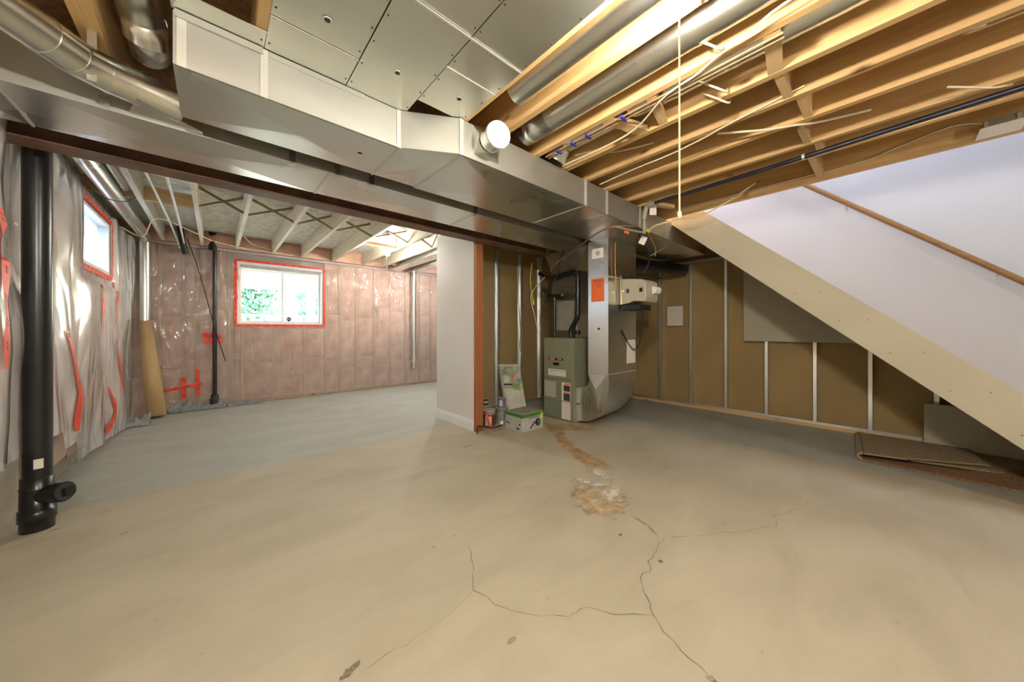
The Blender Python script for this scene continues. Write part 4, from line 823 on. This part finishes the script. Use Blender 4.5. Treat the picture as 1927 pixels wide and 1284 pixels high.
# ------------------------------------------------------------------ ceiling cables, gas pipe
gp = thing('gas_pipe', 'long black iron gas pipe running under the right-hand joists', 'pipe', (3.1, .5, 2.42))
MB().tube([(3.17, 1.52, 2.43), (3.14, .6, 2.43), (3.06, -.4, 2.43), (3.0, -3.4, 2.43)], .0165, 16).build('pipe', GAS, gp)
MB().tube([(3.17, 1.50, 2.43), (3.18, 1.57, 2.43), (3.19, 1.60, 2.41), (3.19, 1.62, 2.33)], .022, 14, sub=3).build('elbow', GRY, gp)
MB().tube([(3.19, 1.62, 2.35), (3.19, 1.62, 2.16)], .016, 14).build('drop_pipe', GRY, gp)
for z in (2.3, 2.2): MB().tube([(3.19, 1.62, z), (3.19, 1.62, z+.03)], .023, 12).build('union', GRY, gp)
MB().tube([(3.19, 1.62, 2.17), (2.9, 1.645, 2.15), (2.75, 1.66, 2.15)], .011, 10).build('branch_line', GRY, gp)
for y in (.40, -1.0): MB().tube([(3.115, y, 2.43), (3.115, y+.015, 2.43)], .020, 14).build('pipe_clip', G3, gp)
sbox('valve_handle', ORG, 2.84, 2.90, 1.62, 1.635, 2.10, 2.125, parent=gp)
MB().tube([(3.21, 1.60, 2.195), (3.25, 1.60, 2.19)], .016, 10).build('yellow_cap', YEL, gp)
tg = thing('hanging_tag', 'white and blue tag hanging from the gas pipe end by the trunk duct', 'tag', (3.26, 1.58, 2.34), 'white tags on the gas line'); MB().obox((3.25, 1.56, 2.40), (.026, -.022, 0), (.0008, .001, 0), (0, 0, .055)).build('card', PAP, tg); MB().obox((3.249, 1.559, 2.452), (.026, -.022, 0), (.0012, .0015, 0), (0, 0, .012)).build('blue_band', mat('tag_blue', (.15, .17, .5), .5, 0, 0), tg); MB().tube([(3.25, 1.56, 2.46), (3.22, 1.58, 2.49)], .002, 5).build('string', CORD, tg)
t2_ = MB().obox((3.29, 1.685, 2.125), (.022, -.020, -.012), (.001, .001, 0), (.018, -.010, .040)).build('hanging_tag', PAP); tag(t2_, 'tilted white square tag below the gas union', 'tag', 'white tags on the gas line')
wire('house_cable', [(1.99, 1.66, 2.46), (1.995, 1.25, 2.458), (1.95, 1.03, 2.458), (1.81, .807, 2.458), (1.77, .63, 2.458), (1.724, .525, 2.458), (1.70, .40, 2.458), (1.64, .27, 2.458), (1.6, -.2, 2.458)], .0055, WIRE, 'white cable snaking under the silver ducts near the bulb')
wire('house_cable', [(2.48, 1.66, 2.458), (2.44, 1.29, 2.456), (2.434, 1.04, 2.458), (2.40, .82, 2.462), (2.35, .64, 2.464), (2.34, .3, 2.50)], .005, WIRE, 'straight white cable crossing three joists at mid ceiling')
wire('house_cable', [(2.0, 1.55, 2.50), (2.06, 1.4, 2.50)], .005, WIRE, 'short white cable at the duct edge, first joist past the elbow', sub=0)
wire('house_cable', [(2.15, 1.48, 2.56), (2.22, 1.37, 2.53), (2.26, 1.24, 2.52), (2.34, 1.12, 2.54)], .005, WIRE, 'short wavy white cable in the bay above the crossing cable')
wire('house_cable', [(2.46, .75, 2.49), (2.58, .54, 2.464), (2.66, .40, 2.462), (2.80, .28, 2.49), (3.0, .08, 2.55)], .0075, WIRE, 'white double cable leaving a drilled hole beside the blocking row')
wire('house_cable', [(2.42, .1, 2.50), (2.44, -.05, 2.51), (2.44, -.15, 2.51), (2.46, -.27, 2.51), (2.49, -.5, 2.51), (2.5, -3.3, 2.51)], .0055, WIRE, 'white cable running along a joist face toward the right edge')
wire('house_cable', [(2.86, -.20, 2.47), (2.95, -.29, 2.462), (3.02, -.36, 2.457), (3.10, -.42, 2.48)], .006, WIRE, 'white cable crossing beneath the gas pipe at the right')
for i, (x, y) in enumerate(((1.60, .53), (1.92, .60), (2.03, .62))):
    wire('drooping_cable', [(x-.03, y+.06, 2.50), (x+.03, y+.0, 2.462), (x+.09, y-.03, 2.455), (x+.14, y-.02, 2.50)], .0055, WIRE, ['pale cable stub crossing the duct right beside the bulb', 'pale cable stub on the joist below the third round duct', 'short pale cable end just under the second stub'][i])
wire('flex_cable', [(3.26, 1.60, 2.21), (3.45, 1.62, 2.30), (3.58, 1.45, 2.345), (3.60, 1.30, 2.335), (3.62, 1.20, 2.352), (3.64, 1.10, 2.395), (3.66, 1.0, 2.44), (3.62, .80, 2.52)], .008, CORD, 'tan cable drooping in front of the stair stringer top')
wire('house_cable', [(3.79-.008, 1.5, 2.53), (3.782, .6, 2.52), (3.782, .15, 2.52), (3.782, -.05, 2.56), (3.782, -.28, 2.60), (3.78, -.41, 2.56)], .006, G2, 'grey armoured cable on the rim joist feeding the junction box')
wire('house_cable', [(3.78, -.56, 2.55), (3.775, -.65, 2.60), (3.775, -.8, 2.66)], .007, WIRE, 'white cable rising from right side of the junction box')
jb = thing('junction_box', 'open metal junction box on the rim joist above the stairs', 'box', (3.73, -.47, 2.47)); sbox('box', GRY, 3.735, 3.790, -.55, -.40, 2.475, 2.56, parent=jb, bev=.003)
for y in (-.54, -.42): sbox('clamp', G3, 3.73, 3.736, y, y+.016, 2.49, 2.55, parent=jb)
sbox('cover_plate', CER, 3.60, 3.79, -.545, -.375, 2.462, 2.468, parent=jb, bev=.001)
TU = mat('black_electrical_tape', (.02, .02, .03), .4); nk = thing('conduit_run', 'slim brown cable bundle with blue straps along the joist past the bulb', 'cable', (1.79, 1.2, 2.46)); MB().tube([(1.80, 1.66, 2.462), (1.80, .3, 2.462)], .006, 8).tube([(1.83, 1.66, 2.462), (1.83, .3, 2.462)], .006, 8).build('cables', WIRT, nk)
for y in (1.55, 1.42, 1.30, 1.05): sbox('blue_strap', mat('blue_strap', (.05, .05, .3), .5, 0, 0) if y == 1.55 else bpy.data.materials['blue_strap'], 1.788, 1.842, y-.009, y+.009, 2.453, 2.468, parent=nk)
wire('low_voltage_wires', [(3.30, 1.74, 2.22), (3.55, 1.8, 2.15), (3.75, 1.85, 2.05), (3.82, 1.9, 1.95), (3.80, 1.95, 1.87)], .011, BLKM, 'black cable swinging from the gas union to the humidifier')
wire('low_voltage_wires', [(3.24, 1.66, 2.28), (3.5, 1.72, 2.22), (3.7, 1.75, 2.13), (3.76, 1.78, 2.05)], .007, WIRT, 'brown cable joining the black cable beside the flexible duct')
wire('low_voltage_wires', [(3.44, 2.09, 2.21), (3.43, 2.09, 2.0), (3.45, 2.09, 1.7)], .005, mat('orange_wire', (.7, .3, .1), .5, 0, .05), 'thin orange wire down the return duct side')
wire('support_rod', [(3.96, 1.95, 2.10), (4.15, 1.8, 2.24)], .007, G2, 'straight metal rod angled beside the black flexible duct', 'rod', sub=0)

# ------------------------------------------------------------------ staircase
sr = thing('staircase', 'staircase rising to the left with drywall-covered stringer face', 'stairs', (4.48, 0, 0))
XS = 4.0; y_hi = 1.69
def zc(y, b): return A_*y+b
ylo = -B0/A_
poly = [(ylo, 0), (y_hi-.0, zc(y_hi, B0)), (y_hi, min(zc(y_hi, B1), 2.71)), ((2.71-B1)/A_, 2.71), (-B1/A_, 0)]
so_ = MB().prism(poly, 0, XS, XS+.014).build('stringer_drywall', BEI, sr)
MB().prism(poly, 0, XS+.015, XS+.053).build('stringer', W['joist'], sr); MB().prism(poly, 0, 4.92, 4.958).build('stringer', W['joist'], sr)
for k in range(8):
    for dy, dz in ((0, .09), (.0, .25)):
        y = 1.55-.29*k+(.02 if dz > .2 else -.10); z = zc(y, B0)+dz
        MB().tube([(XS-.001, y, z), (XS+.001, y, z)], .005, 8).build('screw', mat('screw_head', (.2, .18, .14), .5, .3, 0) if (k, dy, dz) == (0, 0, .09) else bpy.data.materials['screw_head'], so_)
rise, run = .196, .196/A_
for i in range(13):
    z = .196*(i+1); y = (z-1.24)/A_
    if z > 2.7: break
    sbox('tread', W['joistx'], XS+.054, 4.918, y-.02, y+run+.005, z-.032, z, parent=sr, bev=.004); sbox('riser', W['joistx'], XS+.054, 4.918, y, y+.015, z-rise, z-.033, parent=sr)
hr = thing('handrail', 'brown wooden handrail sloping across the white stairwell wall', 'handrail', (4.88, 0, 2.2))
MB().tube([(4.885, 1.2, 3.33), (4.885, .582, 2.775), (4.885, -.719, 1.59), (4.885, -1.5, .88)], .024, 12).build('rail', wood('oak_rail', (.3, .17, .06), 1, knots=False), hr)
for y in (.3, -.6, -1.3): MB().tube([(4.885, y, zc(y, 2.255)-.02), (4.93, y, zc(y, 2.255)-.06), (4.963, y, zc(y, 2.255)-.06)], .007, 8).build('bracket', G2, hr)
# ------------------------------------------------------------------ boards, carpet, papers under the stairs
bo = sbox('drywall_board', BEI, 5.535, 5.548, -.62, 1.36, 1.052, 2.28, bev=.002); tag(bo, 'large grey drywall sheet screwed high on the stud wall', 'board')
MB2 = MB().obox((5.43, -.86, .235), (.008, 0, .0), (0, .63, 0), (.02, 0, .215)); bo2 = MB2.build('drywall_board', BEI); tag(bo2, 'low drywall offcut leaning on the studs beside the carpet', 'board')
tag(sbox('paper_sheet', PAP, 5.563, 5.566, 2.185, 2.43, 1.275, 1.59), 'white paper sheet stuck to the studs right of the humidifier', 'paper')
cp = thing('folded_carpet', 'folded beige carpet remnant lying on the floor under the stairs', 'carpet', (4.9, -.2, 0))
def carpet(name, poly0, z, th, m):
    b = MB(); cxm = sum(p[0] for p in poly0)/len(poly0); cym = sum(p[1] for p in poly0)/len(poly0)
    b.prism(poly0, 2, z, z+th); return b.build(name, m, cp, .012)
carpet('carpet_layer', [(4.45, .16), (5.36, .22), (5.5, -2.2), (4.45, -2.2)], .0, .016, CARPB)
carpet('carpet_layer', [(4.47, .16), (5.36, .22), (5.38, -.5), (4.86, -.56), (4.60, -.13), (4.55, -.10)], .055, .016, CARP)
carpet('carpet_layer', [(4.64, -.12), (5.38, -.12), (5.38, -.95), (4.78, -.60)], .030, .016, CARP)
b = MB(); 
b.grid(lambda u, v: (4.46+.9*u, .16+.06*u+.035*math.sin(math.pi*v), .008+.055*v), 10, 8); b.build('carpet_fold', CARP, cp, thick=.012)
blob('carpet_layer', (4.95, -1.2), .5, .8, CARPB, .02, h=.03, jag=.2, seed=77, par=cp, dome=.05)

# ------------------------------------------------------------------ small things by the post
def can(x, y, z, r, h, body, lid, label, band=None):
    t = thing('paint_can', label, 'can', (x, y, z), 'paint cans by the wooden post')
    MB().lathe((x, y, z), [(r, 0), (r, .006), (r*.97, .01), (r*.97, h-.012), (r*1.02, h-.008), (r*1.02, h)], 28).build('body', body, t)
    MB().lathe((x, y, z+h), [(r*.98, -.004), (r*.98, .003), (r*.8, .003), (r*.8, -.002), (.001, -.002)], 28).build('lid', lid, t)
    if band: 
        m_, z0, z1 = band; MB().tube([(x, y, z+z0), (x, y, z+z1)], r*.985, 28, caps=False).build('label_band', m_, t)
    return t
CANS = mat('tinned_steel', (.55, .54, .5), .35, .5, .1); LIDW = mat('cream_lid', (.55, .52, .45), .5, 0, .05); DKR = mat('dark_maroon', (.06, .02, .015), .4, 0, .1); BLU = mat('blue_label', (.16, .16, .33), .5, 0, .1); WL = mat('white_label', (.6, .58, .52), .5, 0, .1)
c1 = can(2.585, 3.355, 0, .083, .20, CANS, LIDW, 'gallon paint can with maroon label nearest the wooden post', (mat('maroon_label', (.16, .03, .02), .4, 0, .1), .012, .15)); MB().grid(lambda u, v: (2.585-.0835*math.cos(.3+u*1.0), 3.355-.0835*math.sin(.3+u*1.0), .02+.115*v), 8, 1).build('front_label', WL, c1)
c2_ = can(2.80, 3.36, 0, .083, .20, CANS, LIDW, 'gallon paint can with grey label beside the green box', (mat('grey_label', (.3, .3, .26), .5, 0, .3, 30), .04, .14))
c3 = can(2.72, 3.60, 0, .083, .20, CANS, LIDW, 'paint can at the back with a small dark can on its lid')
can(2.72, 3.60, .204, .032, .075, DKR, LIDW, 'small dark brown can standing on the rear paint can', (WL, .025, .05))
can(2.80, 3.36, .204, .054, .115, BLU, LIDW, 'blue and white quart can on top of the grey-labelled can'); MB().grid(lambda u, v: (2.80-.0535*math.cos(.1+u*.9), 3.36-.0535*math.sin(.1+u*.9), .225+.075*v), 8, 1).build('front_label', WL, bpy.data.objects['paint_can.004'])
bx = thing('product_box', 'white and green printed cardboard box in front of the cement bags', 'box', (2.865, 3.01, 0))
GRN = mat('green_print', (.06, .22, .04), .5, 0, .1); BXW = mat('box_white_print', (.5, .5, .47), .6, 0, .08)
bb = sbox('carton', BXW, 2.69, 3.04, 2.853, 3.165, 0, .208, parent=bx, bev=.003); sbox('green_band', GRN, 2.6885, 3.0415, 2.8515, 3.1665, .165, .206, parent=bx)
sbox('top_flaps', mat('box_top_print', (.3, .3, .22), .6, 0, .5, 25), 2.70, 3.03, 2.86, 3.155, .208, .2095, parent=bx)
MB().prism([(2.69, .166), (2.80, .13), (3.04, .168)], 1, 2.8510, 2.8528).build('green_swoosh', GRN, bx) if False else None
MB().tube([(2.95, 2.8525, .085), (2.95, 2.850, .085)], .046, 24).build('product_picture', INK, bx); MB().tube([(2.965, 2.8515, .088), (2.965, 2.848, .088)], .028, 20).build('product_picture', GRN, bx)
for x, z in ((2.86, .06), (2.83, .035), (2.885, .085)): MB().tube([(x, 2.8525, z), (x, 2.850, z)], .014, 12).build('product_picture', INK, bx)
sbox('caption_bar', INK, 2.79, 2.97, 2.8515, 2.8528, .147, .155, parent=bx); sbox('caption_bar', mat('box_yellow', (.7, .65, .1), .5, 0, 0), 3.0, 3.038, 2.8510, 2.8528, .12, .19, parent=bx)
for y, z, a in ((3.13, .07, .012), (3.09, .07, .012), (2.93, .03, .025), (2.90, .08, .012)): sbox('icon', INK, 2.6885, 2.6898, y-a, y+a, z-.008, z+.012, parent=bx)
sbox('caption_bar', GRY, 2.6885, 2.6898, 2.98, 3.14, .115, .119, parent=bx)
# leaning bags
Rv = Vector((.7485, -.6631, 0)); Fv = Vector((.6631, .7485, 0))
def bag(base, tilt, off, nm_, label, front):
    t = thing('cement_bag', label, 'bag', base, 'leaning bags behind the box'); U = (Vector((0, 0, .68))-Rv*.11+Fv*tilt); 
    def P3(u, v, s):
        e = (1-abs(2*u-1)**4)*(1-abs(2*v-1)**6); return Vector(base)+Fv*off+Rv*(u-.5)*.30+U*v+Fv*s*(.012+.028*e*(1+.3*fbm(u*3, v*4, off*9)))+Vector((0, 0, .004))
    b = MB(); b.grid(lambda u, v: P3(u, v, -1), 10, 16); b.grid(lambda u, v: P3(1-u, v, 1), 10, 16)
    for f in (lambda q, s: P3(0, q, s), lambda q, s: P3(1, q, s), lambda q, s: P3(q, 0, s), lambda q, s: P3(q, 1, s)): b.grid(lambda u, v: f(u, 2*v-1), 16, 1)
    b.build('sack', mat('sack_paper', (.62, .61, .54), .6, 0, .12, 6, .2) if not bpy.data.materials.get('sack_paper') else bpy.data.materials['sack_paper'], t)
    if front:
        def patch(u0, u1, v0, v1, m, name, o=.002): MB().grid(lambda u, v: P3(u0+(u1-u0)*u, v0+(v1-v0)*v, -1)-Fv*o, 6, 6).build(name, m, t)
        patch(.06, .97, .50, .97, mat('sack_green_print', (.33, .40, .26), .6, 0, .4, 9, 0), 'printed_panel', .002)
        patch(.10, .40, .62, .78, mat('house_print', (.6, .6, .56), .6, 0, .2, 20, 0), 'house_picture', .004)
        a = [P3(.06, .78, -1), P3(.25, .90, -1), P3(.46, .78, -1)]; MB().add([x-Fv*.007 for x in a], [(0, 1, 2)]).build('roof_picture', mat('roof_print', (.3, .3, .28), .6, 0, .2), t)
        a = [P3(.42, .66, -1), P3(.55, .63, -1), P3(.75, .84, -1), P3(.62, .82, -1)]; MB().add([x-Fv*.007 for x in a], [(0, 1, 2, 3)]).build('brush_stroke', mat('orange_print', (.6, .2, .12), .6, 0, .2), t)
        patch(.08, .50, .575, .605, INK, 'caption_bar', .005); patch(.52, .88, .47, .56, mat('grass_print', (.25, .38, .04), .6, 0, .4, 20, 0), 'grass_picture', .005)
bag((3.30, 3.62, 0), .12, 0, '', 'pale printed bag with house picture leaning behind the green box', True)
bag((3.33, 3.69, 0), .12, .02, '', 'second pale bag stacked directly behind the printed bag', False)
cb = MB().tube([(2.50, 3.20, .0), (2.47, 3.215, .10), (2.45, 3.225, .19)], [.014, .012], 12).tube([(2.45, 3.225, .19), (2.435, 3.23, .24)], [.010, .004], 10).build('caulk_tube', RED); tag(cb, 'bright red tube leaning on the foot of the wooden post', 'tube')
rb = MB().tube([(2.27, 3.17, .0), (2.272, 3.17, .07), (2.30, 3.165, .085), (2.45, 3.13, .05), (2.66, 3.20, .02)], .0075, 10, sub=4).build('pry_bar', BLKM); tag(rb, 'bent dark metal bar lying across the post foot', 'bar')
rc = MB().tube([(2.33, 3.12, .006), (2.5, 3.10, .006), (2.66, 3.14, .006)], .005, 6, sub=4).build('thin_rod', GRY); tag(rc, 'thin rod on the floor in front of the paint cans', 'rod')
